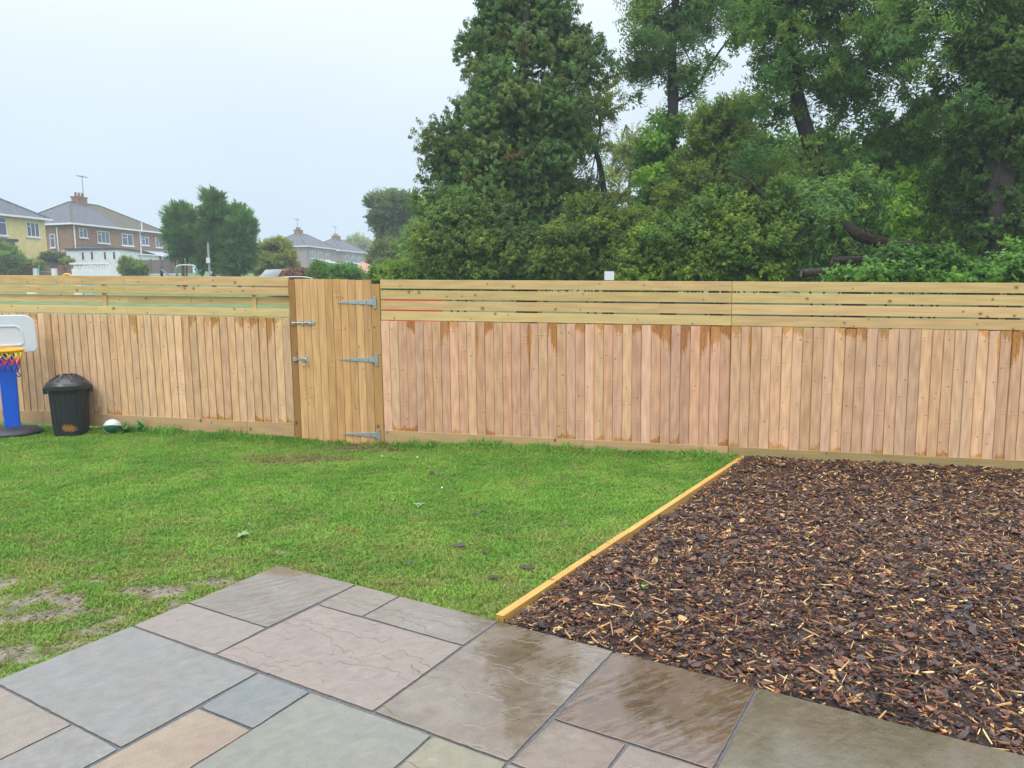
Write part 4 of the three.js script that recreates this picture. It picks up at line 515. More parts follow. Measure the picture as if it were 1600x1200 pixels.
{ // goal, slide, pole, shed and the other bits on the field
  let [t, w] = facing('goal_frame', 'small green and white goal frame on the field before the conifers', 'goal', 275, 309, 434, 45); const wm = std(C(206, 212, 212), 0.4), gr = std(C(70, 160, 122), 0.45);
  mesh('crossbar', tube([[0.05, 0.62, 0], [0.12, 0.72, 0], [w - 0.2, 0.72, 0], [w - 0.08, 0.62, 0]], 0.035, 20, 6), wm, t); for (const s of [0, 1]) mesh('post', tube([[s ? w - 0.08 : 0.05, 0.62, 0], [s ? w : 0, -0.6, 0]], 0.055, 4, 6), gr, t);
  [t, w] = facing('slide', 'faded purple plastic slide beside the goal frame', 'slide', 252, 266, 432, 46); mesh('chute', new RoundedBoxGeometry(0.75, 0.06, 0.32, 2, 0.02).rotateZ(-0.75).translate(0.3, 0.22, 0), std(C(124, 122, 146), 0.5), t); mesh('ladder', box(0.05, 1.1, 0.3, 0.03, 0.0, 0), mDark, t);
  const pole = (label, px, py0, py1, d, r) => { const a = at(px, py0, d), b = at(px, py1, d), g = thing('utility_pole', label, 'pole', [a.x, a.y, a.z]); mesh('shaft', cyl(r * 0.8, r, b.y - a.y + 0.8, 0, (b.y - a.y) / 2 - 0.4, 0, 8), std(C(150, 154, 156), 0.7), g); return [g, b.y - a.y]; };
  const [g1] = pole('pale slim pole with a box in front of the conifers', 328, 432, 380, 42, 0.07); mesh('box', box(0.18, 0.3, 0.14, 0, 0.9, 0.1), wm, g1);
  const [g2, h2] = pole('far slim pole showing right of the conifers', 400.5, 410, 366, 80, 0.08); mesh('crossarm', box(0.9, 0.07, 0.07, 0, h2 - 0.1, 0), mDark, g2);
  [t, w] = facing('garden_shed', 'small garden shed with grey felt roof and brown gable', 'shed', 408, 452, 437, 40); const sb = std(C(150, 104, 74), 0.85), D = 1.6;
  mesh('wall', new THREE.ExtrudeGeometry(new THREE.Shape([[0, -0.8], [w - 0.1, -0.8], [w - 0.1, 0.15], [0, 0.15]].map(p => new THREE.Vector2(...p))), { depth: D, bevelEnabled: false }).translate(0.05, 0, -D), sb, t);
  mesh('gable', quadGeo([[w * 0.62, 0.15, 0.004], [w, 0.15, 0.004], [w * 0.81, 0.5, 0.004]]), sb, t); mesh('roof', quadGeo([[-0.06, 0.14, 0.12], [w * 0.62, 0.14, 0.12], [w * 0.81, 0.55, 0.12], [0.1, 0.55, -0.5]]), std(C(140, 146, 152), 0.8), t); mesh('roof', quadGeo([[w * 0.81, 0.56, 0.13], [w + 0.06, 0.12, 0.13], [w + 0.06, 0.12, -D], [w * 0.7, 0.56, -D]]), sb, t);
  [t, w] = facing('tiled_roof', 'low pinkish tiled outhouse roof beyond the gate', 'outhouse', 553, 592, 431, 34); mesh('roof', quadGeo([[0, 0.3, 0], [w, -0.15, 0], [w, 0.25, -1.6], [0.1, 0.72, -1.6]]), mottled([170, 132, 114], 14), t); mesh('wall', box(w, 0.9, 1.5, w / 2, -0.5, -0.85), mRender, t);
  const pa = at(452, 434.5, 10.2), pb = at(492, 436, 10.2); mesh('hoop_pipe', tube([pa.clone().add(V3(-0.2, 0, 0)), pa.clone().add(V3(0, 0.012, 0)), pa.clone().lerp(pb, 0.6).add(V3(0, 0.018, 0)), pb.clone().add(V3(-0.03, 0, 0)), pb.clone().add(V3(0.03, -0.08, 0)), pb.clone().add(V3(0.04, -1.6, 0))], 0.012, 30, 8), std(C(150, 156, 160), 0.4, { metalness: 0.5 }), scene); tag(scene.children.at(-1), 'bent grey metal pipe just behind the top of the gate', 'pipe');
  const sp = at(952, 431, 9.4), sg = thing('sign_plate', 'small white plate on a post sticking up behind the right fence', 'sign', [sp.x, land(sp.x, sp.z), sp.z], 0.08); mesh('plate', new RoundedBoxGeometry(0.125, 0.11, 0.006, 1, 0.002).translate(0, sp.y - land(sp.x, sp.z), 0), std(C(214, 219, 224), 0.5), sg); mesh('post', cyl(0.014, 0.014, sp.y - land(sp.x, sp.z) - 0.05, 0, (sp.y - land(sp.x, sp.z) - 0.05) / 2, -0.012, 8), mDark, sg);
  [t, w] = facing('barrier', 'red plastic barrier lying low behind the fence right of the gate', 'barrier', 600, 692, 505, 10.5); const rd = std(C(196, 66, 54), 0.6); mesh('board', box(w, 0.42, 0.03, w / 2, 0.16, 0), rd, t); mesh('foot', box(0.06, 0.9, 0.3, 0.1, -0.35, 0), rd, t); mesh('foot', box(0.06, 0.9, 0.3, w - 0.1, -0.35, 0), rd, t);
  [t, w] = facing('play_arch', 'yellow plastic play arch on the field behind the left fence', 'play equipment', 99, 113, 445, 44); mesh('arch', tube([[0, -0.6, 0], [0, 0.45, 0], [0.1, 0.6, 0], [w - 0.1, 0.6, 0], [w, 0.45, 0], [w, -0.6, 0]], 0.05, 30, 8), std(C(238, 190, 50), 0.45), t);
  [[50, 'white'], [124, 'white'], [140, 'light blue']].forEach(([px, c], k) => { const p = at(px, 452, 40), h = thing('play_block', c + [' plastic play crate seen through the slats at the far left', ' plastic play crate beside the yellow arch', ' plastic play crate right of the yellow arch'][k], 'crate', [p.x, land(p.x, p.z), p.z], 0.3); const hh = p.y - land(p.x, p.z) + 0.3; mesh('body', new RoundedBoxGeometry(0.42, Math.max(0.5, hh), 0.42, 2, 0.05).translate(0, Math.max(0.5, hh) / 2 - 0.05, 0), std(k === 2 ? C(130, 196, 206) : C(226, 228, 224), 0.5), h); mesh('lid', new RoundedBoxGeometry(0.48, 0.06, 0.48, 2, 0.02).translate(0, Math.max(0.5, hh), 0), k ? mFrame : std(C(238, 196, 70), 0.5), h); });
}

// ------------------------------------------------------------------ trees and bushes
const barkMat = [[50, 44, 38], [42, 38, 32], [84, 78, 68]].map((c, k) => std(0xffffff, 0.9, { map: tex(128, 128, (i, j) => c.map(v => v + 26 * n2(i * 0.22 + k * 9, j * 0.05) + 10 * n2(i * 0.7, j * 0.5)), true, [2, 0.8]), }));
function leafSprig(seed, { n, L, W, spread, droop = 0.2, lobes = false, twig = 0.004 }) { // a twig with n folded leaves along it, pointing +y
  const r = rng(seed), P = [], q = new THREE.Quaternion(), e = new THREE.Euler(), o = V3(), tri = (...v) => v.forEach(p => P.push(p.x, p.y, p.z));
  for (let i = 0; i < n; i++) {
    const t = (i + r()) / n, a = i * 2.4 + r(), base = V3(Math.cos(a) * spread * 0.25 * t, spread * (t - 0.3), Math.sin(a) * spread * 0.25 * t), l = L * (0.7 + 0.6 * r()), w = W * (0.7 + 0.6 * r());
    e.set(1.0 + 0.9 * (r() - 0.5) + droop, 0, 0.5 * (r() - 0.5)); q.setFromEuler(e); const turn = new THREE.Quaternion().setFromAxisAngle(V3(0, 1, 0), a); q.premultiply(turn);
    const pt = (x, y, z) => V3(x, y, z).applyQuaternion(q).add(base);
    const b = pt(0, 0, 0), tip = pt(0, l, -0.12 * l), c = pt(0, l * 0.45, 0), R = pt(w, l * 0.42, 0.3 * w), Lf = pt(-w, l * 0.42, 0.3 * w);
    if (lobes) { const r1 = pt(w * 1.15, l * 0.62, 0.2 * w), l1 = pt(-w * 1.15, l * 0.62, 0.2 * w), r0 = pt(w * 0.8, l * 0.15, 0.3 * w), l0 = pt(-w * 0.8, l * 0.15, 0.3 * w), rn = pt(w * 0.42, l * 0.6, 0.1 * w), ln = pt(-w * 0.42, l * 0.6, 0.1 * w); tri(b, r0, c, c, r0, r1, c, r1, rn, c, rn, tip, c, tip, ln, c, ln, l1, c, l1, l0, c, l0, b); }
    else tri(b, R, tip, b, tip, Lf);
  }
  if (twig) { const a = V3(0, -spread * 0.45, 0), b = V3(0, spread * 0.7, 0); for (let k = 0; k < 3; k++) { const u = k * 2.09, v = u + 2.09; tri(a.clone().add(V3(Math.cos(u) * twig, 0, Math.sin(u) * twig)), a.clone().add(V3(Math.cos(v) * twig, 0, Math.sin(v) * twig)), b); } }
  const g = new THREE.BufferGeometry(); g.setAttribute('position', new THREE.Float32BufferAttribute(P, 3)); g.computeVertexNormals(); return g;
}
const SPRIG = {
  maple: [0, 1, 2].map(k => leafSprig(10 + k, { n: 11, L: 0.15, W: 0.062, spread: 0.3, lobes: true, droop: 0.45 })),
  ash: [0, 1, 2].map(k => leafSprig(20 + k, { n: 15, L: 0.16, W: 0.028, spread: 0.42, droop: 0.75 })),
  shrub: [0, 1, 2].map(k => leafSprig(30 + k, { n: 16, L: 0.085, W: 0.026, spread: 0.26, droop: 0.2 })),
  ivy: [0, 1].map(k => leafSprig(40 + k, { n: 14, L: 0.075, W: 0.036, spread: 0.22, droop: 0.5 })),
  conifer: [0, 1].map(k => leafSprig(50 + k, { n: 30, L: 0.22, W: 0.026, spread: 0.5, droop: -0.45 })),
  small: [0, 1].map(k => leafSprig(60 + k, { n: 22, L: 0.16, W: 0.05, spread: 0.55, droop: 0.1, twig: 0 })),
};
const leafMat = new THREE.MeshPhysicalMaterial({ color: 0xffffff, roughness: 0.8, specularIntensity: 0.25, side: THREE.DoubleSide, transmission: 0.45, thickness: 0 });
// env: ellipsoids [x,y,z,rx,ry,rz] round the base; clumps of sprigs are set through them, mostly near their skins
function crown(par, { env, clumps, r = [0.3, 0.6], per = 40, kind = 'shrub', size = 1, cols, seed, skin = 0.55, hang = 0, flat = 0.7, stray = 0.14, limbsFrom, limbs = 0, limbR = 0.03, barkM = barkMat[1] }) {
  const R = rng(seed), gain = [1.60, 1.47, 1.08], vol = env.map(e => Math.pow(e[3] * e[4] * e[5], 0.72)), tot = vol.reduce((a, b) => a + b, 0), lists = SPRIG[kind].map(() => []), cc = cols.map(c => C(...c.map((v, q) => v * gain[q]))), cent = [], col = new THREE.Color();
  const euler = new THREE.Euler(0, 0, 0, 'YXZ'), q = new THREE.Quaternion(), up = V3(0, 1, 0), dir = V3();
  for (let k = 0; k < clumps; k++) {
    let pick = R() * tot, ei = 0; while ((pick -= vol[ei]) > 0 && ei < env.length - 1) ei++;
    const e = env[ei]; dir.set(R() - 0.5, R() - 0.5, R() - 0.5); if (dir.lengthSq() < 0.002) continue; dir.normalize();
    const t = Math.pow(skin + (1 - skin) * R(), 0.8) * (1 + 0.14 * (R() - 0.5)) * (R() < 0.2 ? 1 + stray * R() : 1), c = V3(e[0] + dir.x * e[3] * t, e[1] + dir.y * e[4] * t, e[2] + dir.z * e[5] * t);
    const rad = lerp(r[0], r[1], R()), base = cc[R() * cc.length | 0].clone().lerp(cc[R() * cc.length | 0], R()), dirn = dir.clone(); cent.push([c, rad]);
    const n = Math.round(per * (rad / r[1]) ** 1.6 * (0.7 + 0.6 * R()));
    for (let i = 0; i < n; i++) {
      dir.set(R() * 2 - 1, R() * 2 - 1, R() * 2 - 1); if (dir.lengthSq() > 1 || dir.lengthSq() < 0.01) { i--; continue; }
      const l = dir.length(); dir.multiplyScalar(Math.pow(l, -0.35)); const px = c.x + dir.x * rad * 1.15, py = c.y + dir.y * rad * flat, pz = c.z + dir.z * rad * 1.15;
      const ax = dir.clone().normalize().multiplyScalar(0.8).addScaledVector(dirn, 0.8).add(V3((R() - 0.5) * 0.9, 0.45 - hang * 1.6 + (R() - 0.5) * 0.7, (R() - 0.5) * 0.9)).normalize();
      q.setFromUnitVectors(up, ax); q.multiply(new THREE.Quaternion().setFromAxisAngle(up, R() * 6.28)); euler.setFromQuaternion(q, 'YXZ');
      const s = size * (0.7 + 0.6 * R()); col.copy(base).multiplyScalar(0.82 + 0.36 * R());
      lists[R() * lists.length | 0].push([px, py, pz, euler.x, euler.y, euler.z, s, s, s, col.clone()]);
    }
  }
  lists.forEach((l, i) => { if (l.length) scatter('crown', SPRIG[kind][i], leafMat, l, par).userData.kind = 'stuff'; });
  for (let k = 0; k < limbs && k < cent.length; k++) { const [c, rad] = cent[k], f = limbsFrom(clamp((c.y - 0.8) / 12 + 0.1 * R()), c), m = f.clone().lerp(c, 0.5).add(V3(0.2 * (R() - 0.5), -0.12 * f.distanceTo(c) + 0.1, 0.2 * (R() - 0.5))); mesh('branch', tapered([f, m, c.clone()], limbR, limbR * 0.25, 7, 6, 0.1, k), barkM, par); }
  return cent;
}
function tree(name, label, cat, pos, trunkPts, r0, r1, barkM = barkMat[1], group) { // trunk points are relative to the foot
  const t = thing(name, label, cat, pos, 0, group); if (trunkPts) mesh('trunk', tapered(trunkPts, r0, r1, 22, 12, 0.26, pos[0]), barkM, t); return t;
}
const foot = (px, d) => { const p = at(px, 440, d); return [p.x, land(p.x, p.z), p.z]; };
const rel = (b, px, py, d) => { const p = at(px, py, d); return [p.x - b[0], p.y - b[1], p.z - b[2]]; };
const blob = (b, px, py, d, wpx, hpx, depth = 1) => [...rel(b, px, py, d), wpx / 1150 * d, hpx / 1150 * d, wpx / 1150 * d * depth]; // half-widths in the picture
const along = pts => { const c = new THREE.CatmullRomCurve3(pts.map(p => V3(...p))); return t => c.getPointAt(clamp(t)); };

const deep = [[70, 96, 58], [58, 84, 50], [84, 106, 60], [66, 92, 66]], khaki = [[62, 90, 58], [70, 98, 62], [72, 92, 60], [56, 84, 56], [60, 90, 58], [64, 92, 64]], ashC = [[64, 94, 62], [54, 84, 52], [80, 108, 66], [60, 92, 70]], fresh = [[76, 106, 50], [66, 98, 48], [90, 116, 56], [60, 90, 46]], olive = [[84, 104, 54], [74, 98, 52], [92, 104, 56], [68, 92, 50]], coni = [[62, 98, 54], [52, 88, 50], [74, 108, 58], [58, 90, 58]];
{ // tall sycamore
  const d = 20, b = foot(822, d), tr = [[0, -0.3, 0], [0.05, 3, 0], [-0.05, 6.4, 0], [0.1, 9.2, 0], [0, 11.4, 0]], t = tree('sycamore_tree', 'tall dense sycamore with brown seed clusters behind the fence', 'tree', b, tr, 0.32, 0.02, barkMat[1]), A = along(tr);
  const env = [blob(b, 818, -70, d, 46, 90), blob(b, 820, 40, d, 68, 80), blob(b, 820, 10, d, 50, 50), blob(b, 812, 130, d, 92, 80), blob(b, 804, 215, d, 108, 80), blob(b, 795, 300, d, 110, 76), blob(b, 800, 375, d, 108, 56), blob(b, 704, 225, d, 30, 34), blob(b, 905, 90, d, 34, 40), blob(b, 706, 300, d, 34, 50), blob(b, 880, 200, d, 38, 60), blob(b, 760, 70, d, 34, 50)];
  crown(t, { env, clumps: 420, r: [0.18, 0.66], per: 112, kind: 'maple', size: 0.5, cols: khaki, seed: 101, skin: 0.3, hang: 0.15, stray: 0.42, flat: 0.9, limbsFrom: f => A(f), limbs: 14, limbR: 0.05 });
  crown(t, { env: env.slice(2, 8), clumps: 40, r: [0.1, 0.2], per: 9, kind: 'maple', size: 0.45, cols: [[72, 68, 48], [74, 74, 48], [66, 62, 44]], seed: 102, skin: 0.85, hang: 0.5 });
}
{ // slender forked tree right of the sycamore
  const d = 22, b = foot(952, d), tr = [[0, -0.3, 0], rel(b, 946, 345, d), rel(b, 940, 270, d), rel(b, 918, 190, d), rel(b, 908, 110, d)], t = tree('slender_tree', 'slender forked tree with thin foliage just right of the sycamore', 'tree', b, tr, 0.17, 0.03, barkMat[1]), A = along(tr);
  mesh('branch', tapered([rel(b, 944, 332, d), rel(b, 920, 318, d), rel(b, 902, 300, d), rel(b, 880, 262, d)], 0.09, 0.02, 10, 7, 0.1), barkMat[1], t);
  mesh('branch', tapered([rel(b, 948, 335, d), rel(b, 962, 318, d), rel(b, 978, 300, d)], 0.06, 0.015, 8, 6, 0.1), barkMat[1], t);
  mesh('branch', tapered([rel(b, 930, 235, d), rel(b, 938, 200, d), rel(b, 930, 160, d)], 0.05, 0.012, 8, 6, 0.1), barkMat[1], t);
  crown(t, { env: [blob(b, 912, 200, d, 34, 60), blob(b, 895, 270, d, 30, 50), blob(b, 930, 160, d, 30, 40), blob(b, 935, 320, d, 30, 40)], clumps: 60, r: [0.2, 0.45], per: 22, kind: 'shrub', size: 1.0, cols: olive, seed: 111, skin: 0.3, limbsFrom: f => A(0.35 + f), limbs: 14, limbR: 0.022 });
}
{ // pale small tree far behind
  const d = 34, b = foot(985, d), tr = [[0, -0.3, 0], rel(b, 983, 300, d), rel(b, 986, 240, d), rel(b, 978, 195, d)], t = tree('sapling', 'pale airy young tree seen between the slender tree and the ivy-clad one', 'tree', b, tr, 0.14, 0.02, barkMat[2]), A = along(tr);
  crown(t, { env: [blob(b, 972, 225, d, 34, 36), blob(b, 995, 260, d, 30, 50), blob(b, 965, 290, d, 30, 40)], clumps: 44, r: [0.25, 0.5], per: 15, kind: 'shrub', size: 1.5, cols: [[92, 112, 74], [82, 104, 68], [100, 116, 78]], seed: 121, skin: 0.2, limbsFrom: f => A(0.4 + f), limbs: 14, limbR: 0.03 });
}
{ // ivy-clad tall tree
  const d = 22, b = foot(1046, d), tr = [[0, -0.3, 0], rel(b, 1042, 330, d), rel(b, 1046, 230, d), rel(b, 1052, 150, d), rel(b, 1050, 60, d), rel(b, 1060, -40, d)], t = tree('ivy_clad_tree', 'tall tree with a sleeve of ivy round its trunk and feathery hanging crown', 'tree', b, tr, 0.26, 0.1, barkMat[1]), A = along(tr);
  crown(t, { env: [blob(b, 1040, 195, d, 24, 26), blob(b, 1036, 240, d, 30, 40), blob(b, 1030, 300, d, 36, 44), blob(b, 1024, 360, d, 44, 50)], clumps: 100, r: [0.2, 0.36], per: 40, kind: 'ivy', size: 1.3, cols: [[72, 112, 58], [60, 98, 54], [92, 128, 62]], seed: 131, skin: 0.5, hang: 0.5 });
  crown(t, { env: [blob(b, 1030, 70, d, 52, 60), blob(b, 1060, 0, d, 70, 60), blob(b, 1085, 60, d, 36, 60), blob(b, 1000, 90, d, 30, 44), blob(b, 1050, -90, d, 80, 60), blob(b, 1070, 130, d, 26, 34), blob(b, 1010, 140, d, 18, 26), blob(b, 1140, -20, d, 50, 50)], clumps: 190, r: [0.16, 0.38], per: 20, kind: 'ash', size: 0.95, cols: ashC, seed: 132, skin: 0.3, hang: 0.75, limbsFrom: f => A(0.7 + 0.3 * f), limbs: 22, limbR: 0.03 });
  mesh('branch', tapered([rel(b, 1052, 160, d), rel(b, 1085, 140, d), rel(b, 1110, 100, d), rel(b, 1140, 60, d), rel(b, 1175, 20, d)], 0.06, 0.02, 10, 6, 0.1), barkMat[1], t);
}
{ // leaning ash with the big dark crown
  const d = 17, b = foot(1345, d), tr = [[0, -0.3, 0], rel(b, 1325, 340, d), rel(b, 1290, 272, d), rel(b, 1258, 200, d), rel(b, 1240, 110, d), rel(b, 1238, 10, d), rel(b, 1234, -110, d)], t = tree('leaning_tree', 'big dark tree with leaning trunk and drooping leaves right of centre', 'tree', b, tr, 0.24, 0.12, barkMat[1]), A = along(tr);
  crown(t, { env: [blob(b, 1215, 0, d, 96, 70), blob(b, 1190, 60, d, 70, 60), blob(b, 1240, 110, d, 80, 60), blob(b, 1195, 185, d, 46, 60), blob(b, 1185, 240, d, 34, 40), blob(b, 1270, 20, d, 70, 60), blob(b, 1330, 60, d, 90, 60), blob(b, 1340, 150, d, 80, 50), blob(b, 1320, 230, d, 90, 50), blob(b, 1400, 215, d, 70, 44), blob(b, 1250, -80, d, 170, 60), blob(b, 1290, 300, d, 76, 44)], clumps: 310, r: [0.14, 0.36], per: 17, kind: 'ash', size: 0.9, cols: ashC, seed: 141, skin: 0.3, hang: 0.65, limbsFrom: f => A(0.35 + 0.6 * f), limbs: 12, limbR: 0.03 });
}
{ // dark ivy-covered tree at the right edge
  const d = 15, b = foot(1566, d), tr = [[0, -0.3, 0], rel(b, 1562, 380, d), rel(b, 1556, 260, d), rel(b, 1552, 120, d), rel(b, 1560, 0, d), rel(b, 1566, -140, d)], t = tree('dark_tree', 'dark thick-trunked tree covered with ivy at the right edge', 'tree', b, tr, 0.36, 0.2, barkMat[0]), A = along(tr);
  crown(t, { env: [blob(b, 1560, 280, d, 56, 60), blob(b, 1560, 200, d, 60, 60), blob(b, 1570, 110, d, 60, 60), blob(b, 1558, 350, d, 40, 40)], clumps: 90, r: [0.2, 0.4], per: 46, kind: 'ivy', size: 1.1, cols: [[52, 78, 48], [44, 68, 44], [60, 88, 52]], seed: 151, skin: 0.5, hang: 0.4 });
  crown(t, { env: [blob(b, 1500, 30, d, 100, 70), blob(b, 1440, 90, d, 70, 60), blob(b, 1590, -10, d, 90, 80), blob(b, 1470, 165, d, 60, 44), blob(b, 1620, 130, d, 60, 90), blob(b, 1520, -100, d, 180, 60), blob(b, 1410, 20, d, 60, 60), blob(b, 1500, 235, d, 60, 40)], clumps: 210, r: [0.14, 0.36], per: 17, kind: 'ash', size: 0.85, cols: ashC, seed: 152, skin: 0.3, hang: 0.45, limbsFrom: f => A(0.4 + 0.6 * f), limbs: 12, limbR: 0.03 });
  mesh('branch', tapered([rel(b, 1556, 62, d), rel(b, 1530, 72, d), rel(b, 1500, 70, d), rel(b, 1470, 90, d), rel(b, 1445, 116, d)], 0.035, 0.012, 10, 6, 0.1), barkMat[2], t);
}
{ // toppled trunk and logs
  const d = 13, b = foot(1480, d), t = tree('fallen_trunk', 'dark wet toppled tree trunk arching through the undergrowth', 'tree trunk', b, [rel(b, 1325, 352, d + 0.8), rel(b, 1345, 368, d + 0.3), rel(b, 1385, 382, d), rel(b, 1425, 388, d), rel(b, 1470, 396, d), rel(b, 1500, 425, d), rel(b, 1515, 470, d)], 0.09, 0.16, new THREE.MeshPhysicalMaterial({ roughness: 0.9, specularIntensity: 0.15, map: tex(128, 128, (i, j) => [40 + 22 * n2(i * 0.1, j * 0.25), 35 + 19 * n2(i * 0.1, j * 0.25), 30 + 15 * n2(i * 0.1, j * 0.25)]) }));
  [[1252, 1340, 427, 13, 0.075, 'mossy brown log lying lower, just above the fence top at the right'], [1300, 1368, 408, 14, 0.07, 'greyer log lying behind and above the lower brown log']].forEach(([p0, p1, py, dd, r, l], k) => { const a = at(p0, py, dd), c = at(p1, py - 2, dd + 0.3), f = thing('log', l, 'log', [a.x, a.y, a.z], 0, 'logs in the undergrowth'); mesh('stem', tapered([V3(), c.clone().sub(a).multiplyScalar(0.5).add(V3(0, 0.02, 0)), c.clone().sub(a)], r, r * 0.9, 12, 10, 0.15, k), barkMat[1], f); mesh('end_grain', new THREE.CircleGeometry(r * 0.96, 12).rotateY(-Math.PI / 2), std(C(112, 90, 68), 0.9), f, [-0.003, 0, 0]); const y0 = land(a.x, a.z); mesh('stump', cyl(r * 0.8, r * 1.1, a.y - y0, c.x - a.x - 0.2, (y0 - a.y) / 2, c.z - a.z, 8), barkMat[1], f); });
}
function bush(name, label, px, d, blobs, o, group) { const b = foot(px, d), t = thing(name, label, o.cat ?? 'bush', b, 0, group); const env = blobs.map(([x, y, w, h, dep = 0.8]) => blob(b, x, y, d + (o.back ?? 0), w, h, dep)); const top = Math.max(...env.map(e => e[1])); mesh('stem', merge([-0.25, 0, 0.28].map((k, i) => tapered([[k * 0.3, -0.3, 0], [k, top * 0.5, 0.1 * i], [k * 2.2, top * 0.92, 0]], o.stemR ?? 0.035, 0.01, 6, 6, 0.1, i))), barkMat[1], t); crown(t, { env, ...o }); return [t, b]; }
// understorey along the wood's edge, left to right
bush('hazel_bush', 'dark green bush filling the foot of the sycamore on its left', 715, 19, [[720, 380, 60, 60], [690, 400, 34, 44], [780, 400, 60, 44], [745, 340, 50, 40]], { clumps: 190, r: [0.18, 0.36], per: 34, kind: 'shrub', size: 1.15, cols: deep, seed: 201 });
bush('hazel_bush', 'mid green thicket between the sycamore and the ivy-clad tree', 930, 18, [[890, 400, 56, 46], [945, 395, 44, 50], [985, 385, 44, 60], [930, 350, 40, 36]], { clumps: 200, r: [0.16, 0.34], per: 34, kind: 'shrub', size: 1.1, cols: [[66, 90, 46], [54, 78, 42], [80, 100, 50]], seed: 202 });
bush('thorn_tree', 'yellowish green tree with browning top behind the thicket', 1120, 21, [[1120, 215, 56, 50], [1100, 290, 70, 60], [1160, 300, 60, 60], [1150, 190, 34, 40], [1080, 350, 60, 50]], { cat: 'tree', clumps: 150, r: [0.25, 0.48], per: 44, kind: 'shrub', size: 1.1, cols: [[84, 108, 56], [74, 100, 52], [88, 106, 58], [72, 98, 54]], seed: 203, skin: 0.3, stemR: 0.08 });
{ const [t, b] = bush('bramble_thicket', 'dark thicket with an arching grey branch, above the fence centre', 1120, 14.5, [[1050, 395, 50, 50], [1105, 400, 44, 40], [1130, 350, 40, 44], [1185, 395, 50, 46], [1215, 345, 30, 54], [1000, 420, 30, 26]], { clumps: 210, r: [0.14, 0.3], per: 34, kind: 'shrub', size: 0.95, cols: [[64, 92, 50], [52, 78, 44], [82, 108, 54]], seed: 204 });
  mesh('branch', tapered([rel(b, 1200, 320, 14.3), rel(b, 1186, 300, 14.2), rel(b, 1165, 278, 14.2), rel(b, 1130, 264, 14.2), rel(b, 1085, 272, 14.2)], 0.026, 0.008, 14, 6, 0.25), barkMat[1], t); mesh('branch', tapered([rel(b, 1096, 440, 14.1), rel(b, 1094, 400, 14.1), rel(b, 1088, 360, 14.3)], 0.05, 0.02, 8, 6, 0.15), barkMat[2], t); }
bush('elder_bush', 'bright fresh green bush behind the toppled trunk', 1440, 17, [[1440, 310, 60, 54], [1400, 350, 50, 40], [1480, 350, 50, 54], [1425, 262, 50, 34], [1385, 300, 34, 40]], { clumps: 190, r: [0.16, 0.36], per: 28, kind: 'ash', size: 1.0, cols: [[104, 142, 74], [86, 126, 64], [120, 154, 82], [66, 102, 56]], seed: 205, skin: 0.4 });
bush('elder_bush', 'dark green bush left of the toppled trunk under the leaning tree', 1285, 15, [[1270, 350, 60, 50], [1320, 320, 50, 40], [1240, 400, 50, 36], [1300, 385, 40, 26]], { clumps: 150, r: [0.14, 0.32], per: 26, kind: 'ash', size: 0.9, cols: ashC, seed: 206, hang: 0.4 });
bush('laurel_bush', 'low leafy undergrowth right below the toppled trunk', 1420, 11.5, [[1398, 402, 20, 9], [1360, 396, 12, 7], [1450, 406, 34, 14], [1360, 432, 46, 14], [1420, 428, 40, 14], [1480, 434, 50, 12], [1545, 430, 60, 20], [1610, 420, 50, 40]], { clumps: 90, r: [0.1, 0.22], per: 24, kind: 'ivy', size: 0.9, cols: [[58, 94, 52], [44, 74, 44], [76, 112, 60]], seed: 207 });
bush('elder_bush', 'mid green bush in front of the dark tree at the right edge', 1620, 16, [[1620, 340, 60, 60], [1510, 330, 36, 60], [1660, 260, 50, 70], [1610, 270, 30, 40]], { clumps: 110, r: [0.22, 0.42], per: 50, kind: 'shrub', size: 1.0, cols: [[62, 92, 50], [74, 106, 56], [54, 80, 46]], seed: 208 });
{ // the wood beyond reads as one mass
  const b = foot(1300, 27), t = thing('woodland', 'green mass of further trees deep behind the right fence', 'woodland', b); t.userData.kind = 'stuff';
  const env = [[1000, 400, 80, 50], [1120, 370, 90, 70], [1240, 300, 80, 90], [1350, 290, 90, 70], [1450, 280, 90, 80], [1560, 280, 100, 90], [1680, 260, 100, 120], [880, 400, 90, 50], [760, 410, 70, 40], [1320, 360, 120, 80], [1500, 380, 120, 70]].map(([x, y, w, h]) => blob(b, x, y, 27, w, h, 0.7));
  crown(t, { env, clumps: 380, r: [0.4, 0.8], per: 40, kind: 'small', size: 1.05, cols: [[74, 108, 58], [62, 94, 54], [90, 120, 62], [104, 128, 66]], seed: 210, skin: 0.3 });
  const b2 = foot(1200, 36), t2 = thing('woodland', 'dim hazy far side of the wood seen through the trees', 'woodland', b2); t2.userData.kind = 'stuff';
  crown(t2, { env: [[700, 400, 60, 40], [860, 400, 90, 40], [1000, 395, 80, 46], [1120, 380, 90, 60], [1260, 370, 100, 70], [1400, 360, 100, 80], [1540, 360, 100, 80], [1680, 350, 110, 90]].map(([x, y, w, h]) => blob(b2, x, y, 36, w, h, 0.5)), clumps: 260, r: [0.7, 1.2], per: 46, kind: 'small', size: 1.5, cols: [[70, 100, 58], [60, 90, 54], [84, 112, 62]], seed: 211, skin: 0.2 });
}
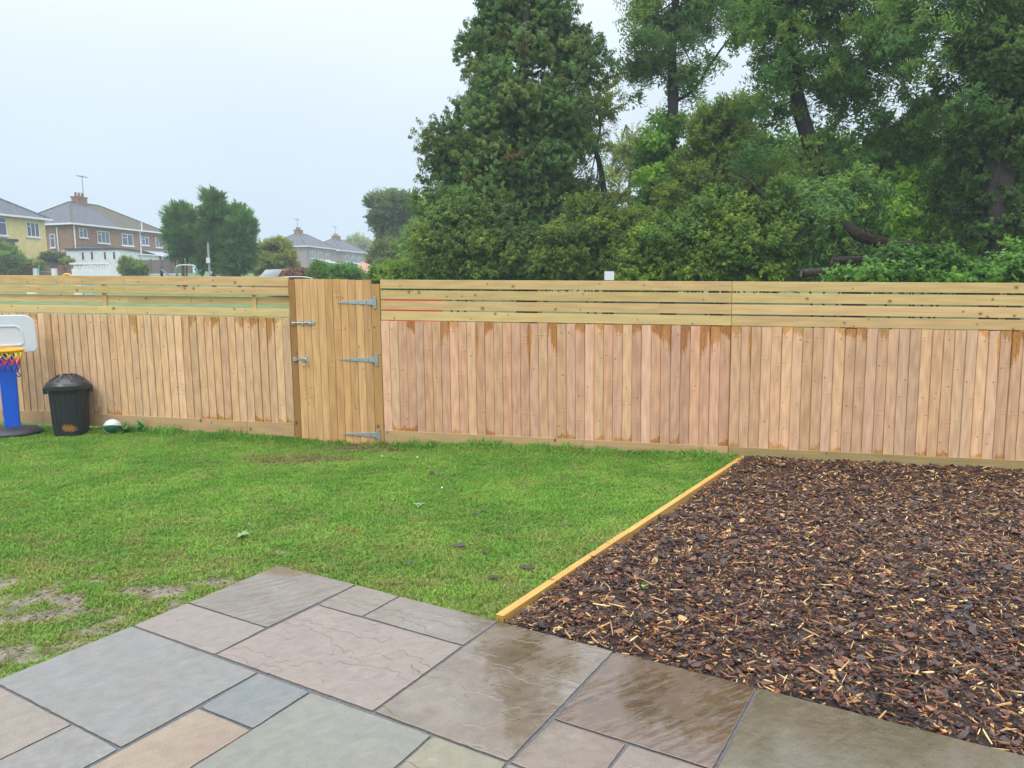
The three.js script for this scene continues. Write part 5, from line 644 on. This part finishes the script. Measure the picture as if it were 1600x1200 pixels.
// left of the wood and up the slope
bush('bramble_hedge', 'light green bramble hedge just beyond the gate', 640, 22, [[610, 432, 34, 14], [650, 428, 40, 16], [690, 430, 34, 18], [585, 436, 12, 8]], { cat: 'hedge', clumps: 120, r: [0.12, 0.24], per: 40, kind: 'shrub', size: 0.9, cols: fresh, seed: 221 });
bush('round_tree', 'dark grey-green round-topped tree standing alone left of the wood', 618, 60, [[618, 335, 38, 36], [605, 330, 26, 24], [640, 340, 24, 26], [620, 385, 36, 34], [648, 370, 22, 34]], { cat: 'tree', clumps: 150, r: [0.5, 0.85], per: 60, kind: 'small', size: 0.95, cols: [[62, 86, 60], [54, 76, 54], [74, 96, 66]], seed: 222, skin: 0.4, stemR: 0.12 });
bush('round_tree', 'mid green tree filling the gap between the round tree and sycamore', 672, 42, [[680, 350, 26, 34], [668, 390, 28, 36], [690, 400, 30, 34]], { cat: 'tree', clumps: 90, r: [0.4, 0.7], per: 50, kind: 'small', size: 0.75, cols: [[84, 112, 66], [72, 100, 60], [96, 122, 72]], seed: 223, stemR: 0.1 });
bush('yellow_bush', 'yellowish bush at the foot of the round tree', 605, 50, [[603, 400, 26, 20], [620, 410, 20, 20], [590, 412, 12, 14]], { clumps: 60, r: [0.3, 0.5], per: 40, kind: 'small', size: 0.65, cols: [[76, 90, 54], [68, 86, 50], [80, 92, 58]], seed: 224 });
bush('far_tree', 'faint distant trees at the far end of the road', 560, 150, [[556, 388, 13, 18], [570, 395, 12, 22], [580, 405, 10, 20]], { cat: 'tree', clumps: 60, r: [0.8, 1.4], per: 34, kind: 'small', size: 1.9, cols: [[104, 126, 96], [94, 116, 90], [120, 128, 100]], seed: 225, stemR: 0.15 });
[['left', 286, [[284, 352, 20, 27], [280, 342, 12, 17], [290, 380, 20, 22], [270, 362, 8, 18]], 'left conifer of the clump, with a ragged flat top'], ['middle', 334, [[334, 322, 8, 18], [336, 348, 17, 34], [332, 385, 22, 32]], 'tallest conifer, pointed, in the middle of the clump'], ['right', 374, [[372, 352, 17, 26], [376, 382, 18, 38], [384, 352, 6, 18], [366, 405, 22, 22]], 'right conifer of the clump, dark to the ground']].forEach(([, px, bl, l], k) => {
  const d = 48, b = foot(px, d), t = tree('conifer', l + ', before the brick house', 'conifer', b, [[0, -0.3, 0], [0.05, 2, 0], [0, 4.6, 0]], 0.13, 0.03, barkMat[2], 'conifers before the brick house');
  if (k === 0) for (const q of [-0.5, 0.45]) mesh('trunk', tapered([[q * 0.4, -0.3, 0], [q * 0.7, 1.2, 0.1], [q, 2.6, 0]], 0.09, 0.04, 8, 7, 0.1), barkMat[2], t);
  crown(t, { env: bl.map(([x, y, w, h]) => blob(b, x, y, d, w, h, 0.9)), clumps: [95, 110, 120][k], r: [0.22, 0.46], per: 30, kind: 'conifer', size: 0.9, cols: coni, seed: 231 + k, skin: 0.4, flat: 0.9, stray: 0.4 });
});
bush('round_bush', 'yellowish green rounded bush right of the conifers', 430, 55, [[430, 400, 28, 27], [412, 408, 18, 18], [450, 412, 14, 16], [428, 418, 34, 14]], { clumps: 100, r: [0.3, 0.5], per: 46, kind: 'small', size: 0.62, cols: [[92, 108, 54], [82, 100, 50], [100, 114, 60]], seed: 241 });
bush('purple_bush', 'low purple-leaved bush beside the shed', 472, 36, [[474, 431, 18, 8], [462, 433, 10, 7]], { clumps: 34, r: [0.16, 0.26], per: 30, kind: 'shrub', size: 1.0, cols: [[92, 72, 80], [78, 62, 72], [100, 80, 84]], seed: 242 });
bush('clipped_bush', 'clipped round green bush beyond the gate', 502, 34, [[501, 426, 13, 13], [501, 434, 14, 10]], { clumps: 60, r: [0.12, 0.2], per: 34, kind: 'shrub', size: 0.8, cols: [[70, 102, 46], [62, 94, 44]], seed: 243, skin: 0.8 });
bush('laurel_bush', 'dark green loose bush right of the clipped round one', 535, 34, [[533, 428, 20, 13], [545, 430, 12, 12], [522, 432, 10, 10]], { clumps: 60, r: [0.14, 0.24], per: 34, kind: 'shrub', size: 0.95, cols: [[70, 112, 62], [58, 96, 54], [82, 122, 70]], seed: 244 });
bush('climber', 'green climbing shrub against the right end of the white outbuilding', 197, 56, [[196, 410, 7, 10], [204, 422, 12, 12], [194, 425, 8, 9], [216, 420, 10, 12]], { clumps: 50, r: [0.2, 0.34], per: 30, kind: 'small', size: 0.45, cols: [[76, 104, 52], [66, 92, 46], [86, 110, 56]], seed: 245 });
bush('hedge', 'tall dark hedge before the yellow house at the left edge', 12, 57, [[-10, 400, 30, 20], [16, 404, 20, 20], [-40, 400, 30, 22], [28, 418, 12, 10]], { cat: 'hedge', clumps: 80, r: [0.3, 0.5], per: 44, kind: 'small', size: 0.6, cols: [[80, 108, 70], [70, 98, 62]], seed: 246, skin: 0.6 });
bush('round_bush', 'dark rounded shrub by the orange brown fence', 84, 60, [[84, 407, 17, 10], [72, 409, 10, 8]], { clumps: 50, r: [0.25, 0.4], per: 36, kind: 'small', size: 0.5, cols: [[60, 84, 56], [52, 74, 50]], seed: 247 });
bush('round_bush', 'pale green low shrubs either side of the dark rounded shrub', 60, 59, [[50, 411, 10, 5], [106, 412, 9, 6], [62, 414, 12, 4]], { clumps: 30, r: [0.16, 0.26], per: 26, kind: 'small', size: 0.42, cols: [[98, 116, 70], [88, 106, 62]], seed: 248 });
scene.traverse(o => { if (o.isMesh) o.castShadow = o.receiveShadow = true; });
renderer.render(scene, camera);
